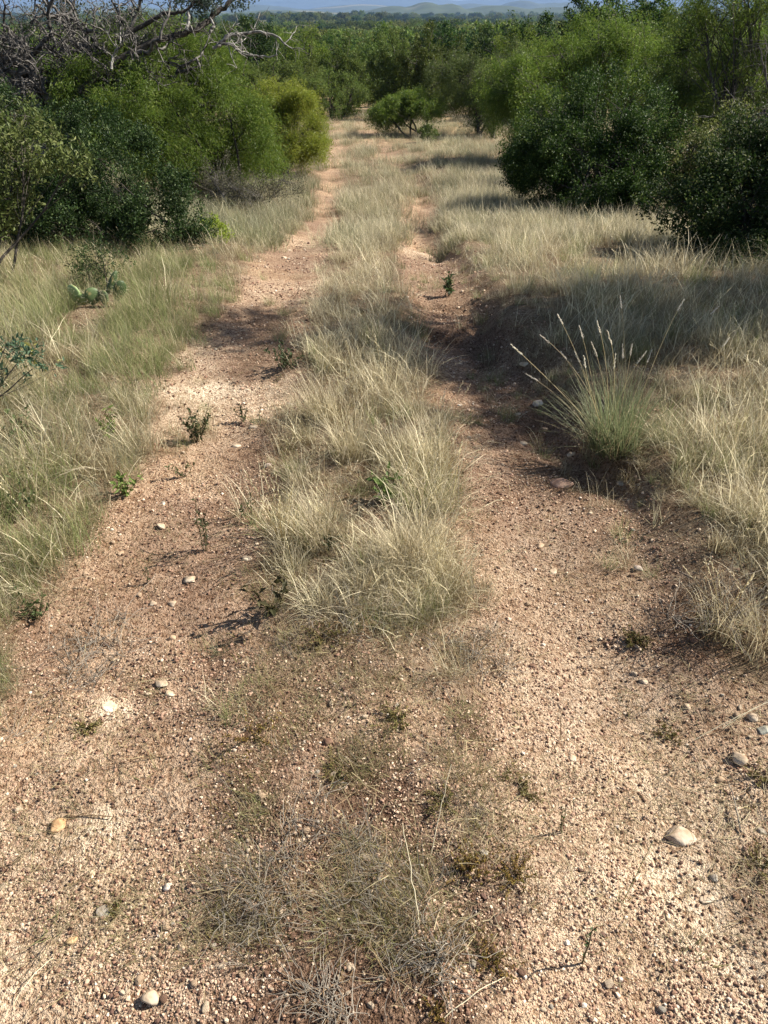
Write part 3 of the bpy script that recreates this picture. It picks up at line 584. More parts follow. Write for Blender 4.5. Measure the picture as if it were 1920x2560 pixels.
# left side
b, d = gp(230, 0, 6.9)
plant('shrub', b, pxl(b, [(70, 330, 150, 130, 0, .6), (230, 400, 150, 130, 0, .6), (340, 450, 110, 100, -.1, .5), (40, 470, 120, 90, -.1, .5), (400, 490, 60, 60, -.1, .35), (190, 500, 140, 60, -.3, .4), (230, 460, 120, 70, .2, .5), (120, 430, 120, 90, .4, .5), (-120, 400, 150, 170, .2, .6)], d), st(5, .35),
      dict(n_cl=3000, nl=34, Lt=.15, lw=(.026, .014), cols=DK, seed=3, hollow=.3, gap=.18), M_leaf, M_wood, 'dense dark green small-leaved shrub at the left behind the prickly pear', 'shrub', None, .010, 120)
b, d = gp(470, 0, 11.2)
plant('mesquite_bush', b, pxl(b, [(200, 230, 110, 90, -.9, .7), (270, 150, 90, 75, -.9, .6), (330, 210, 90, 90, -.8, .6), (460, 160, 80, 60, 0, .7), (240, 270, 90, 80, -1.4, .5), (330, 290, 70, 70, -.9, .5), (290, 240, 80, 70, -1.3, .5), (180, 190, 80, 60, -1.2, .5), (450, 320, 90, 60, 0, .7), (350, 90, 90, 50, .2, .7), (370, 150, 110, 80, .3, .9), (440, 130, 90, 55, 0, .7), (470, 230, 130, 110, 0, .9), (330, 260, 120, 90, 0, .8), (410, 330, 140, 70, -.3, .7), (540, 290, 90, 80, 0, .8)], d), st(5, .25),
      dict(n_cl=4400, nl=46, Lt=.34, lw=(.055, .0085), cols=MQ, droop=.7, seed=4, hollow=.2, gap=.40), M_feather, M_wood, 'tall feathery light green mesquite bush behind the dark left shrub', 'bush', 'feathery mesquite bushes', .025, 220)
b, d = gp(620, 0, 14.0)
plant('mesquite_bush', b, pxl(b, [(590, 260, 75, 65, 0, .8), (650, 270, 55, 60, 0, .7), (620, 225, 60, 40, .3, .6), (560, 325, 80, 40, 0, .6), (650, 315, 50, 30, 0, .5), (600, 200, 50, 30, .3, .5)], d), st(4, .2),
      dict(n_cl=2000, nl=42, Lt=.30, lw=(.055, .010), cols=MQY, droop=.6, seed=6, hollow=.2, gap=.38), M_feather, M_wood, 'bright yellow-green mesquite bush touching the left wheel track', 'bush', 'feathery mesquite bushes', .02, 120)
b, d = gp(-60, 0, 5.3)
plant('oak_sapling', b, pxl(b, [(60, 330, 120, 45, 0, .25), (10, 410, 70, 80, .1, .25), (150, 360, 60, 25, 0, .2), (-60, 480, 90, 110, 0, .3), (40, 270, 90, 40, .2, .2)], d), st(3, .1),
      dict(n_cl=260, nl=24, Lt=.16, lw=(.042, .018), cols=((.085, .12, .03), (.14, .17, .05), (.22, .24, .09)), seed=7, hollow=.3, gap=.35), M_leaf, M_wood, 'oak sapling with sunlit narrow leaves reaching in from the left edge', 'sapling', None, .012, 120)
b, d = gp(590, 0, 10.0)
plant('thorny_brush', b, pxl(b, [(500, 420, 70, 50, 0, .5), (560, 430, 75, 40, 0, .5), (610, 400, 50, 35, .5, .4), (470, 390, 60, 55, .6, .5)], d), st(6, .3),
      dict(n_cl=420, nl=22, Lt=.2, lw=(.024, .012), cols=((.09, .08, .05), (.12, .12, .07), (.2, .18, .12)), seed=8, hollow=.2, gap=.35), M_leaf, M_grey, 'low greyish thin-leaved brush between the left bushes and the wheel track', 'bush', None, .012, 420)
b, d = gp(468, 0, 7.3)
plant('seedling', b, pxl(b, [(460, 488, 26, 22, 0, .12), (485, 508, 18, 12, 0, .08)], d), st(3, .04),
      dict(n_cl=60, nl=16, Lt=.07, lw=(.026, .013), cols=((.26, .34, .04), (.32, .38, .06), (.4, .42, .1)), seed=9, hollow=.1, gap=.2), M_feather, M_wood, 'bright lime-green seedling at the right foot of the dark left shrub', 'seedling', None, .006, 30)
# right side
b, d = gp(1290, 0, 9.6)
plant('shrub', b, pxl(b, [(1200, 300, 110, 100, .2, .9), (1330, 270, 130, 110, .2, .9), (1280, 370, 150, 95, -.1, .8), (1150, 350, 70, 60, 0, .6), (1400, 330, 90, 100, 0, .7), (1380, 420, 90, 60, -.3, .5), (1270, 440, 110, 45, 0, .7), (1170, 400, 70, 50, 0, .5)], d), st(6, .35),
      dict(n_cl=4000, nl=34, Lt=.2, lw=(.032, .017), cols=((.018, .042, .008), (.055, .10, .018), (.17, .23, .07)), seed=11, hollow=.35, gap=.32), M_leaf, M_wood, 'big rounded dark green shrub right of the track, in front of the tall mesquite', 'shrub', None, .025, 260)
b, d = gp(1250, 0, 15.5)
plant('mesquite_tree', b, pxl(b, [(1140, 210, 80, 90, 0, 1.1), (1220, 130, 100, 70, .3, 1.1), (1320, 100, 120, 85, .3, 1.2), (1180, 250, 90, 70, -.5, .9), (1390, 150, 90, 80, 0, 1.0), (1090, 180, 60, 50, .2, .8)], d), st(4, .3),
      dict(n_cl=2600, nl=42, Lt=.42, lw=(.07, .012), cols=MQ, droop=.8, seed=12, hollow=.2, gap=.40), M_feather, M_wood, 'broad light green mesquite rising behind the big rounded right shrub', 'tree', 'feathery mesquite trees', .05, 200, 'trunk', 'crown')
b, d = gp(1560, 0, 6.2)
plant('shrub', b, pxl(b, [(1600, 470, 110, 130, 0, .6), (1700, 420, 150, 180, .2, .8), (1540, 400, 70, 60, .2, .45), (1520, 480, 70, 60, 0, .4), (1640, 330, 110, 80, .4, .6), (1850, 450, 180, 200, .4, .9), (1450, 440, 55, 35, .3, .3), (1560, 545, 90, 50, 0, .5), (1670, 560, 120, 80, -.1, .6), (1600, 590, 90, 40, 0, .5)], d), st(6, .35),
      dict(n_cl=3900, nl=34, Lt=.18, lw=(.028, .016), cols=((.016, .032, .008), (.045, .075, .017), (.17, .19, .07)), seed=13, hollow=.35, gap=.32), M_leaf, M_wood, 'dark shrub filling the right edge and shading the grass beneath it', 'shrub', None, .022, 240)
b, d = gp(1500, 0, 9.2)
plant('hackberry_bush', b, pxl(b, [(1500, 330, 70, 60, 0, .5), (1570, 310, 80, 60, 0, .5), (1620, 370, 60, 50, 0, .5), (1470, 400, 60, 45, 0, .4)], d), st(4, .2),
      dict(n_cl=700, nl=26, Lt=.2, lw=(.034, .02), cols=OL, seed=14, hollow=.25, gap=.40), M_leaf, M_wood, 'olive green loose-leaved bush between the two dark right shrubs', 'bush', None, .018, 160)
b, d = gp(1600, 0, 12.0)
plant('mesquite_tree', b, pxl(b, [(1500, 80, 90, 70, 0, .9), (1600, 60, 110, 80, 0, 1.0), (1560, 200, 110, 80, 0, .9), (1690, 130, 110, 110, .3, 1.0), (1640, 250, 90, 70, 0, .8), (1560, -60, 160, 80, 0, 1.0), (1800, 0, 150, 150, 0, 1.2)], d), st(3, .2),
      dict(n_cl=2100, nl=38, Lt=.38, lw=(.06, .010), cols=MQ, droop=.7, seed=15, hollow=.2, gap=.47), M_feather, M_wood, 'tall mesquite in the upper right corner with dark limbs showing', 'tree', 'feathery mesquite trees', .045, 240, 'trunk', 'crown')
b, d = gp(1470, 0, 12.8)
plant('shrub', b, pxl(b, [(1460, 160, 45, 80, 0, .5), (1500, 230, 60, 80, 0, .5), (1430, 240, 45, 60, 0, .4)], d), st(3, .2),
      dict(n_cl=800, nl=26, Lt=.22, lw=(.04, .022), cols=MD, seed=16, hollow=.3, gap=.35), M_leaf, M_wood, 'narrow dark green shrub between the two tall right mesquites', 'shrub', None, .03, 120)
b, d = gp(905, 0, 22.5)
plant('mesquite_tree', b, pxl(b, [(822, 240, 34, 18, 0, .7), (870, 224, 44, 24, 0, .8), (925, 232, 40, 22, 0, .8), (845, 256, 28, 14, 0, .4), (885, 208, 36, 18, .3, .7)], d), [(-.25, 0, -.05), (.02, 0, -.05), (.15, .1, -.05), (.45, 0, -.05)],
      dict(n_cl=900, nl=34, Lt=.34, lw=(.08, .017), cols=MQ, droop=.6, seed=17, hollow=.2, gap=.35), M_feather, M_wood, 'small thin-stemmed mesquite standing alone in the middle of the clearing', 'tree', 'feathery mesquite trees', .035, 80, 'trunk', 'crown')
b, d = gp(1050, 0, 22.0)
plant('mesquite_tree', b, pxl(b, [(1000, 170, 60, 45, .5, 1.2), (1060, 190, 60, 50, 0, 1.2), (1040, 240, 45, 32, 0, .9), (1110, 150, 60, 45, .4, 1.1), (960, 150, 45, 30, .8, .8)], d), st(3, .3),
      dict(n_cl=1300, nl=34, Lt=.42, lw=(.08, .016), cols=((.09, .13, .035), (.12, .16, .045), (.18, .2, .07)), droop=.7, seed=18, hollow=.2, gap=.42), M_feather, M_wood, 'grey-green mesquite right of the small lone one at the clearing edge', 'tree', 'feathery mesquite trees', .045, 120, 'trunk', 'crown')
b, d = atd(926, 308), 0
plant('shrub', b, [(0, 0, .22, .32, .3, .2)], st(3, .05), dict(n_cl=120, nl=20, Lt=.14, lw=(.05, .025), cols=MD, seed=19, hollow=.2, gap=.2), M_leaf, M_wood, 'small round dark shrub alone in the pale grass of the clearing', 'shrub', None, .012, 20)
# a mesquite outside the frame on the right: its broken shade crosses the track
b = np.array([4.9, 5.5, float(h(4.9, 5.5))])
plant('mesquite_tree', b, [(0, 0, 2.2, 1.3, 1.0, .9), (-.6, -.3, 3.1, 1.1, .8, .7), (.5, -.4, 3.6, 1.2, .9, .8), (-.2, .4, 4.3, 1.2, .8, .6), (.9, .3, 2.6, 1.0, 1.0, .9), (.3, 0, 1.2, 1.2, .9, .7)], st(3, .2),
      dict(n_cl=1250, nl=34, Lt=.38, lw=(.08, .017), cols=MQ, droop=.7, seed=20, hollow=.15, gap=.42), M_feather, M_wood, 'mesquite beyond the right edge whose shade crosses the track', 'tree', 'feathery mesquite trees', .06, 200, 'trunk', 'crown')

# gnarled half-dead oak, upper left
def walk(mb, p, d, L, r, depth, tips, wig=.42, sides=5, grav=0):
    n = max(4, int(L/.09)); pts = [p]; dd = d.copy()
    for _ in range(n):
        dd = nrm(dd+rng.normal(0, wig, 3)+np.array([0, 0, grav])); p = p+dd*L/n; pts.append(p)
    pts = np.array(pts); tube(mb, pts, np.linspace(r, r*.45, n+1), (1, 1, 1), sides)
    if depth == 0: tips.append(pts[-1]); return
    for _ in range({4: 4, 3: 5, 2: 5, 1: 4}[depth]):
        k = rng.integers(n//3, n+1); nd = nrm(dd*.5+rng.normal(0, .8, 3)); walk(mb, pts[k], nd, L*rng.uniform(.42, .68), r*rng.uniform(.35, .55), depth-1, tips, wig, 4 if depth > 2 else 3, grav)
b, d = gp(130, 0, 10.2)
oak = empty('oak_tree', b, 'gnarled half-dead oak with bare lichen-grey limbs at the upper left', 'tree'); mb = MB(); tips = []
for (a1, a2) in [((40, 190), (20, 40)), ((130, 240), (90, 60)), ((230, 250), (210, 60)), ((290, 130), (300, 20)), ((60, 120), (100, 20)), ((180, 130), (160, 10))]:
    p0 = atdepth(a1[0]*K, a1[1]*K, 10.2)-b; p1 = atdepth(a2[0]*K, a2[1]*K, 10.3)-b
    s = np.array([0, 0, -.1]); tube(mb, bez(s, s*.4+p0*.6+np.array([0, 0, .1]), p0, 10), np.linspace(.11, .07, 10), (1, 1, 1), 7)
    for q in range(4): walk(mb, p0, nrm(p1-p0+rng.normal(0, .45, 3)), 1.2, .042, 3, tips)
    walk(mb, p0, nrm(rng.normal(0, 1, 3)), .9, .04, 3, tips)
obj('trunk', mb.mesh('trunk', True), M_grey, oak)
mb = MB()
def limb1(*a, **k):
    global mb
    mb = MB(); limb(*a, **k); obj('dead_limb', mb.mesh('dead_limb', True), M_weather, oak)
def limb(pts, r0, r1, dep=10.0, tw=0):
    P_ = np.array([atdepth(a*K, c_*K, dep+dd)-b for a, c_, dd in pts]); t = np.linspace(0, 1, len(P_)); tt = np.linspace(0, 1, len(P_)*4)
    Q = np.stack([np.interp(tt, t, P_[:, i_]) for i_ in range(3)], 1)+rng.normal(0, .007, (len(tt), 3)); tube(mb, Q, np.linspace(r0, r1, len(tt)), (1, 1, 1), 6)
    for _ in range(tw):
        k = rng.integers(3, len(Q)); walk(mb, Q[k], nrm(rng.normal(0, 1, 3)+np.array([.4, 0, .2])), rng.uniform(.12, .4), .009, 1, [], .3, 3)
limb([(170, 200, 0), (245, 135, 0), (330, 90, 0), (400, 70, .1), (428, 62, .1), (460, 35, .2), (485, 15, .2), (520, -15, .2), (580, -60, .3)], .055, .022, 10, 12)
limb([(150, 150, 0), (230, 100, .1), (300, 60, .1), (350, 30, 0), (400, 25, 0), (440, -10, 0)], .042, .015, 10, 12)
obj('limb', mb.mesh('limb', True), M_wood, oak); mb = MB()
limb1([(470, 100, 0), (490, 78, 0), (530, 72, .1), (560, 68, .1), (600, 78, .1), (618, 98, 0)], .030, .010, 9.8, 9)
limb1([(460, 105, 0), (480, 92, 0), (505, 97, 0), (520, 115, 0), (555, 122, .1), (600, 120, .1)], .022, .008, 9.8, 8)
limb1([(455, 70, 0), (462, 55, 0), (455, 40, 0)], .020, .014, 9.7, 0)
limb1([(405, 65, 0), (408, 45, 0), (407, 28, 0)], .022, .02, 9.7, 3)
limb1([(240, 150, 0), (243, 120, .1), (262, 95, 0), (258, 60, .1)], .018, .008, 9.7, 6)
mb = MB()
clumps(mb, pxl(b, [(120, 100, 170, 110, .4, .8), (300, 70, 80, 60, .4, .6)], 10.4), 330, 26, .3, (.045, .02), ((.05, .065, .035), (.09, .10, .06), (.2, .2, .15)), seed=22, hollow=.1, gap=.4)
clumps(mb, pxl(b, [(470, 5, 80, 18, .2, .3), (410, -10, 60, 20, .2, .3)], 10.0), 110, 22, .18, (.04, .022), ((.05, .08, .05), (.09, .12, .09), (.18, .22, .18)), seed=23, hollow=.1, gap=.3)
obj('crown', mb.mesh('crown'), M_leaf, oak)
# bare grey branches of a dead mesquite at the right
b, d = gp(1640, 0, 10.8); dm = empty('dead_tree', b, 'bare grey dead mesquite with thin tangled twigs in the upper right', 'tree'); mb = MB(); tips = []
p0 = atdepth(1680*K, 250*K, 10.8)-b; tube(mb, bez(np.array([0, 0, -.1]), p0*.5, p0, 8), np.linspace(.05, .035, 8), (1, 1, 1), 6)
for q in range(5): walk(mb, p0, nrm(np.array([-.8, -.1, .5])+rng.normal(0, .45, 3)), 1.0, .02, 3, tips, .18)
obj('trunk', mb.mesh('trunk', True), M_grey, dm)

# ------------------------------------------------------------------ background trees
def far_tree(kind):
    wd = MB(); mb = MB()
    if kind == 0: lo = [(-1.2, 0, 2.2, 1.3, 1.3, 1.1), (1.1, .3, 2.3, 1.4, 1.3, 1.1), (0, -.6, 2.9, 1.5, 1.3, 1.1), (.2, .8, 2.0, 1.4, 1.2, 1.0)]; lo += [(0, 0, 1.1, 1.5, 1.4, .9)]; c, L, W_, nn, gp_, dr = MQ, .12, .035, 680, .42, .5
    if kind == 1: lo = [(-1.1, 0, 1.9, 1.3, 1.3, 1.3), (1.0, .2, 2.1, 1.4, 1.3, 1.4), (0, 0, 3.2, 1.4, 1.3, 1.2), (0, -.6, 1.2, 1.5, 1.2, .9)]; c, L, W_, nn, gp_, dr = DK, .12, .07, 620, .3, 0
    if kind == 2: lo = [(-.5, 0, 1.6, 1.2, 1.2, 1.3), (.6, .2, 2.1, 1.1, 1.1, 1.4), (0, 0, 3.0, .9, .9, 1.3)]; lo += [(0, 0, .8, 1.2, 1.2, .9)]; c, L, W_, nn, gp_, dr = MD, .13, .06, 520, .36, .1
    if kind == 3: lo = [(-.8, 0, 1.7, 1.1, 1.1, 1.0), (.7, .2, 1.9, 1.1, 1.1, 1.0), (0, 0, 2.4, 1.1, 1.1, .9)]; c, L, W_, nn, gp_, dr = ((.13, .12, .095), (.17, .155, .12), (.12, .14, .07)), .10, .02, 330, .42, .1
    if kind == 4: lo = [(-1.4, 0, 1.6, 1.2, 1.2, .9), (1.3, .3, 1.6, 1.3, 1.3, 1.0), (0, -.4, 2.1, 1.4, 1.3, 1.0)]; lo += [(0, .3, .8, 1.6, 1.4, .8)]; c, L, W_, nn, gp_, dr = ((.085, .12, .03), (.12, .15, .04), (.17, .19, .06)), .13, .045, 480, .42, .4
    cc, td, k = clumps(mb, lo, nn, 26, .5, (L, W_), c, seed=30+kind, hollow=.25, gap=gp_, droop=dr)
    wood(wd, lo, [(0, 0, -.6), (.15, .1, -.6)], cc, td, k, .09, 60 if kind != 3 else 220, .5)
    return mb.mesh('crown'), wd.mesh('trunk', True)
kinds = [far_tree(k) for k in range(5)]
names = ['mesquite_tree', 'oak_tree', 'juniper_tree', 'bare_tree', 'mesquite_tree']
labs = ['light green feathery mesquite in the wooded valley beyond the clearing', 'dense dark green oak in the wooded valley beyond the clearing', 'upright mid green tree in the wooded valley beyond the clearing', 'grey thin-leaved half-bare tree in the wooded valley beyond the clearing', 'low olive green mesquite in the wooded valley beyond the clearing']
grp = 'trees of the wooded valley beyond the clearing'; protos = {}
kn = ['light green feathery mesquite', 'dense dark green oak', 'upright mid green juniper', 'grey thin-leaved half-bare tree', 'low olive green mesquite']
def lab_(x, y, k):
    a = x/y; side = 'far left' if a < -.27 else 'left' if a < -.10 else 'middle' if a < .08 else 'right' if a < .27 else 'far right'
    rank = 'front rank' if y < 42 else 'second rank' if y < 56 else 'third rank' if y < 80 else 'distant ranks'
    return '%s, %s of valley wood, %s of view' % (kn[k], rank, side)
def put_tree(x, y, k, s):
    if k not in protos:
        r = empty(names[k], (x, y, 0), labs[k], 'tree', grp+', '+names[k].replace('_', ' ')+('s of low growth' if k == 4 else 's'))
        obj('crown', kinds[k][0], M_far, r); obj('trunk', kinds[k][1], M_grey if k == 3 else M_wood, r); protos[k] = r
        r['label'] = lab_(x, y, k)
    else:
        p = protos[k]; r = p.copy(); COL.objects.link(r)
        for ch in p.children: c_ = ch.copy(); COL.objects.link(c_); c_.parent = r
    r['label'] = lab_(x, y, k); r.location = (x, y, float(h(x, y))); r.rotation_euler = (0, 0, rng.uniform(0, 6.28)); r.scale = (s, s, s*rng.uniform(.85, 1.1))
placed = []; tries = 0
def infield(x, y): return (((x-f1[0])/28)**2+((y-f1[1])/70)**2 < 1)
while len(placed) < 290 and tries < 20000:
    tries += 1; y = 30+42*rng.random() if len(placed) < 165 else 66*(220/66)**rng.random(); x = rng.uniform(-1, 1)*(.50*y+2)
    mind = 2.0+y*.01
    if y < 33 and -6.0 < x < 5.0: continue
    if y < 33 and (x < -1.0 and y < 29): continue
    if infield(x, y) or ((x-f3[0])/5)**2+((y-f3[1]+6)/9)**2 < 1: continue
    if any((x-a)**2+(y-c_)**2 < mind**2 for a, c_ in placed): continue
    placed.append((x, y)); k = rng.choice(5, p=[.26, .24, .20, .08, .22]); sc = rng.uniform(.8, 1.2); top_ = (CAMZ-float(h(x, y))-y*rng.uniform(.010, .034))/4.3
    if x < .22*y and y < 110: sc = min(sc, top_)
    put_tree(x, y, k, sc)
# far-off wood: one mass
tcol2 = bpy.data.collections.new('far_templates')
for q in range(3):
    mb = MB(); clumps(mb, [(0, 0, 1.7, 2.2, 2.2, 1.9), (1.2, .5, 1.5, 1.6, 1.6, 1.5), (-1.3, -.4, 1.4, 1.6, 1.6, 1.5)], 330, 16, .6, (.30, .17), [DK, MD, OL][q], seed=60+q, hollow=.6, gap=.2)
    o = bpy.data.objects.new('crown_template_%02d' % q, mb.mesh('crown')); o.data.materials.append(M_far); tcol2.objects.link(o)
n = 11000; y = 120*(2600/120)**rng.random(n); x = rng.uniform(-1, 1, n)*(.56*y); dens = fbm(x, y, .006, 3, 71)
k = (dens > .40) & ~infield(x, y) & ~(((x-f2[0])/180)**2+((y-f2[1])/420)**2 < 1); x, y = x[k], y[k]; n = len(x); s = (.5+1.2*rng.random(n)**1.6)*(1+y*.0006)
NG0 = NG; NG = NG.copy(); [nd for nd in NG.nodes if nd.type == 'COLLECTION_INFO'][0].inputs['Collection'].default_value = tcol2
scatter('woodland', np.stack([x, y, h(x, y)-.3], 1), rng.integers(0, 3, n), np.stack([s, s, s*.95], 1), np.stack([x*0, x*0, rng.uniform(0, 6, n)], 1), 'far-off wooded plain reading as one dark green mass', 'woodland')
NG = NG0

# ------------------------------------------------------------------ individual small plants
def weed(px, py, hpx, n, leaf, cols, name, label, cat='weed', lean=(.1, .7), lpx=8, stemcol=(.12, .09, .05), group=None, dens=14, fan=None):
    """a weed of n stems with leaves along them; base at display px; height in display px"""
    b = atd(px, py); d = float(np.dot(b-np.array([0, 0, CAMZ]), fw)); m = d*K/FPX; H = hpx*m*1.12
    o = empty(name, b, label, cat, group); ms = MB(); ml = MB()
    for k in range(n):
        az = rng.uniform(0, 2*PI) if fan is None else rng.normal(fan, .8); t = rng.uniform(*lean); L = H*rng.uniform(.6, 1.05)/max(.5, math.cos(t)); p = np.array([0, 0, -.01]); pts = [p]; bnd = rng.uniform(-.3, .3)
        for s in range(6):
            tt = t+bnd*s/6; dr = nrm(np.array([math.sin(tt)*math.cos(az), math.sin(tt)*math.sin(az), math.cos(tt)])+rng.normal(0, .12, 3)); p = p+dr*L/6; pts.append(p)
        pts = np.array(pts); r = max(.0009, .012*H); r = min(r, .0025); tube(ms, pts, np.linspace(r, r*.5, 7), stemcol, 4)
        if leaf > 0 and dens > 0:
            q = rng.uniform(.2, 1, dens); pos = np.stack([np.interp(q, np.linspace(0, 1, 7), pts[:, i_]) for i_ in range(3)], 1)
            ca, cb = np.array(cols[0]), np.array(cols[1]); u = rng.random((dens, 1))
            leaves(ml, pos, rng.normal(0, .8, (dens, 3))+np.array([0, 0, .5]), rng.normal(0, .6, (dens, 3))+np.array([0, 0, 1]), lpx*m*leaf*rng.uniform(.6, 1.2, dens), lpx*m*leaf*.45*rng.uniform(.7, 1.2, dens), (ca*(1-u)+cb*u)*rng.uniform(.8, 1.2, (dens, 1)))
        # side twigs
        for _ in range(2):
            a = pts[rng.integers(2, 6)]; e = a+nrm(rng.normal(0, 1, 3)+np.array([0, 0, .8]))*L*.25; tube(ms, bez(a, (a+e)/2+rng.normal(0, .01, 3), e, 4), [r*.5]*4, stemcol, 3)
    obj('stem', ms.mesh('stem', True), M_gravel, o)
    if ml.n: obj('leaves', ml.mesh('leaves'), M_leaf, o)
    return o
DG = ((.035, .05, .02), (.07, .09, .03)); LG = ((.14, .20, .05), (.20, .26, .07)); YB = ((.16, .14, .03), (.30, .19, .05)); MG = ((.07, .10, .035), (.11, .14, .05)); MO = ((.15, .15, .05), (.27, .21, .08))
weed(425, 955, 75, 12, 1, DG, 'thorny_seedling', 'bushy dark seedling growing from the chalky hump of the left rut', 'seedling', (.05, .6), 11)
weed(525, 910, 45, 4, 1, DG, 'thorny_seedling', 'small dark seedling right of the bushy rut seedling', 'seedling', (.05, .5), 9)
weed(400, 1030, 45, 4, 1, MG, 'thorny_seedling', 'thin dark green seedling just below the bushy rut seedling', 'seedling', (.1, .7), 9)
weed(445, 1190, 130, 4, 1, DG, 'thorny_seedling', 'spindly thorny seedling with zigzag stems in the left rut', 'seedling', (.05, .35), 11)
weed(545, 1130, 70, 3, 1, DG, 'thorny_seedling', 'thin seedling at the left edge of the centre grass', 'seedling', (.1, .4), 9)
weed(320, 1260, 70, 2, 1, DG, 'thorny_seedling', 'single small-leaved stem left of the spindly thorny seedling', 'seedling', (0, .2), 8, dens=6)
weed(600, 1325, 85, 7, 2.2, ((.05, .05, .02), (.10, .085, .035)), 'broadleaf_weed', 'dark broad-leaved weed at the left foot of the centre grass', 'weed', (.1, .8), 12, dens=7)
weed(830, 1085, 65, 10, 2, ((.08, .13, .035), (.13, .19, .05)), 'broadleaf_weed', 'green broad-leaved weed growing through the middle of the centre grass', 'weed', (.1, .7), 11, dens=8)
weed(715, 1185, 40, 6, 1.6, DG, 'broadleaf_weed', 'small dark weed among centre grass above the broad-leaved one', 'weed', (.2, .9), 10, dens=7)
weed(970, 640, 48, 8, 1.6, ((.06, .10, .035), (.10, .15, .05)), 'broadleaf_weed', 'upright dark green weed in the right rut beyond the shade', 'weed', (.0, .35), 8, dens=9)
weed(620, 795, 50, 14, 1.2, ((.05, .07, .03), (.09, .11, .05)), 'broadleaf_weed', 'dark low weed at the near end of the shaded centre grass', 'weed', (.3, 1.0), 9)
weed(240, 950, 60, 7, 1.4, LG, 'leafy_forb', 'light green forb poking out of the left verge grass', 'forb', (.1, .7), 10)
weed(270, 1070, 60, 7, 1.5, LG, 'leafy_forb', 'lime forb at the lower left verge edge', 'forb', (.1, .7), 10)
weed(60, 960, 90, 7, 1.4, MG, 'leafy_forb', 'mid green forb in the left verge near the picture edge', 'forb', (.1, .7), 10)
weed(30, 1130, 90, 9, 1.4, MG, 'leafy_forb', 'dark green forb low on the left verge', 'forb', (.1, .7), 10)
weed(80, 1340, 70, 9, 1.3, MG, 'leafy_forb', 'green forb at the bottom tip of the left verge', 'forb', (.1, .8), 10)
# thorny shrub reaching in at the left
b, d = gp(-90, 0, 3.35)
plant('thorny_shrub', b, pxl(b, [(20, 765, 60, 22, 0, .12), (70, 800, 80, 12, 0, .1), (-60, 780, 70, 50, .1, .2), (30, 745, 30, 14, .1, .1)], d), [(0, 0, -.05), (-.05, .05, -.05)],
      dict(n_cl=90, nl=14, Lt=.07, lw=(.030, .012), cols=((.07, .12, .07), (.11, .17, .10), (.30, .28, .08)), seed=25, hollow=.1, gap=.25), M_leaf, M_wood, 'blue-green thorny shrub sprays entering at the left edge', 'shrub', None, .007, 50)
# prickly pear
pp = atd(215, 665); pe = empty('prickly_pear', pp, 'prickly pear cactus half hidden in the grass before the dark left shrub', 'cactus')
dpp = float(np.dot(pp-np.array([0, 0, CAMZ]), fw)); mpp = dpp*K/FPX
m_pad = plantmat('cactus_pad', .5, 0, var=.05)
def pad(px, py, rx, ry, rz, tilt, col, lab=None):
    V = IV3.copy(); V[:, 2] *= 1; r_ = np.array([rx*mpp, .018, ry*mpp*1.1]); n_ = V.copy()
    V[:, 0] *= 1+.18*V[:, 2]; V = V*r_; C = np.tile(col, (len(V), 1)).astype(float)
    sp = (vnoise(n_[:, 0]*9, n_[:, 2]*9, 1, 3) > .8); C[sp] = (.35, .28, .12)
    me = mesh('pad', V, [IF3], C, True); o = obj('pad', me, m_pad, pe); c_ = atdepth(px*K, (py-8)*K, dpp)-pp
    o.location = c_; o.rotation_euler = (tilt, rz*.6, rz)
    # spines
    mb = MB()
    for q in rng.permutation(len(V))[:46]:
        nn_ = nrm(V[q]/r_**2); tube(mb, np.array([V[q], V[q]+nn_*.022+rng.normal(0, .004, 3)]), [.0006, .0002], (.75, .68, .5), 3)
    s_ = obj('spines', mb.mesh('spines'), M_gravel, o)
    if lab: o['label'] = lab
pad(162, 645, 15, 21, -.3, .1, (.27, .36, .16), 'pad coloured pale as if sunlit'); pad(200, 648, 17, 17, .5, -.15, (.09, .13, .05)); pad(258, 636, 14, 21, .6, .1, (.05, .08, .03), 'dark pad'); pad(241, 620, 8, 26, .9, .15, (.06, .09, .035)); pad(178, 655, 14, 12, .2, .2, (.16, .22, .08)); pad(225, 652, 14, 15, -.6, -.2, (.10, .14, .06))  # first pad has its sunlit look put into a paler colour
b = atd(225, 640)
plant('low_bush', b, [(0, .1, .2, .22, .18, .13), (-.12, .1, .12, .16, .15, .1)], st(4, .04), dict(n_cl=90, nl=18, Lt=.1, lw=(.02, .008), cols=DK, seed=26, hollow=.1, gap=.2), M_leaf, M_wood, 'little dark bush rising out of the grass behind the prickly pear', 'bush', None, .006, 50)

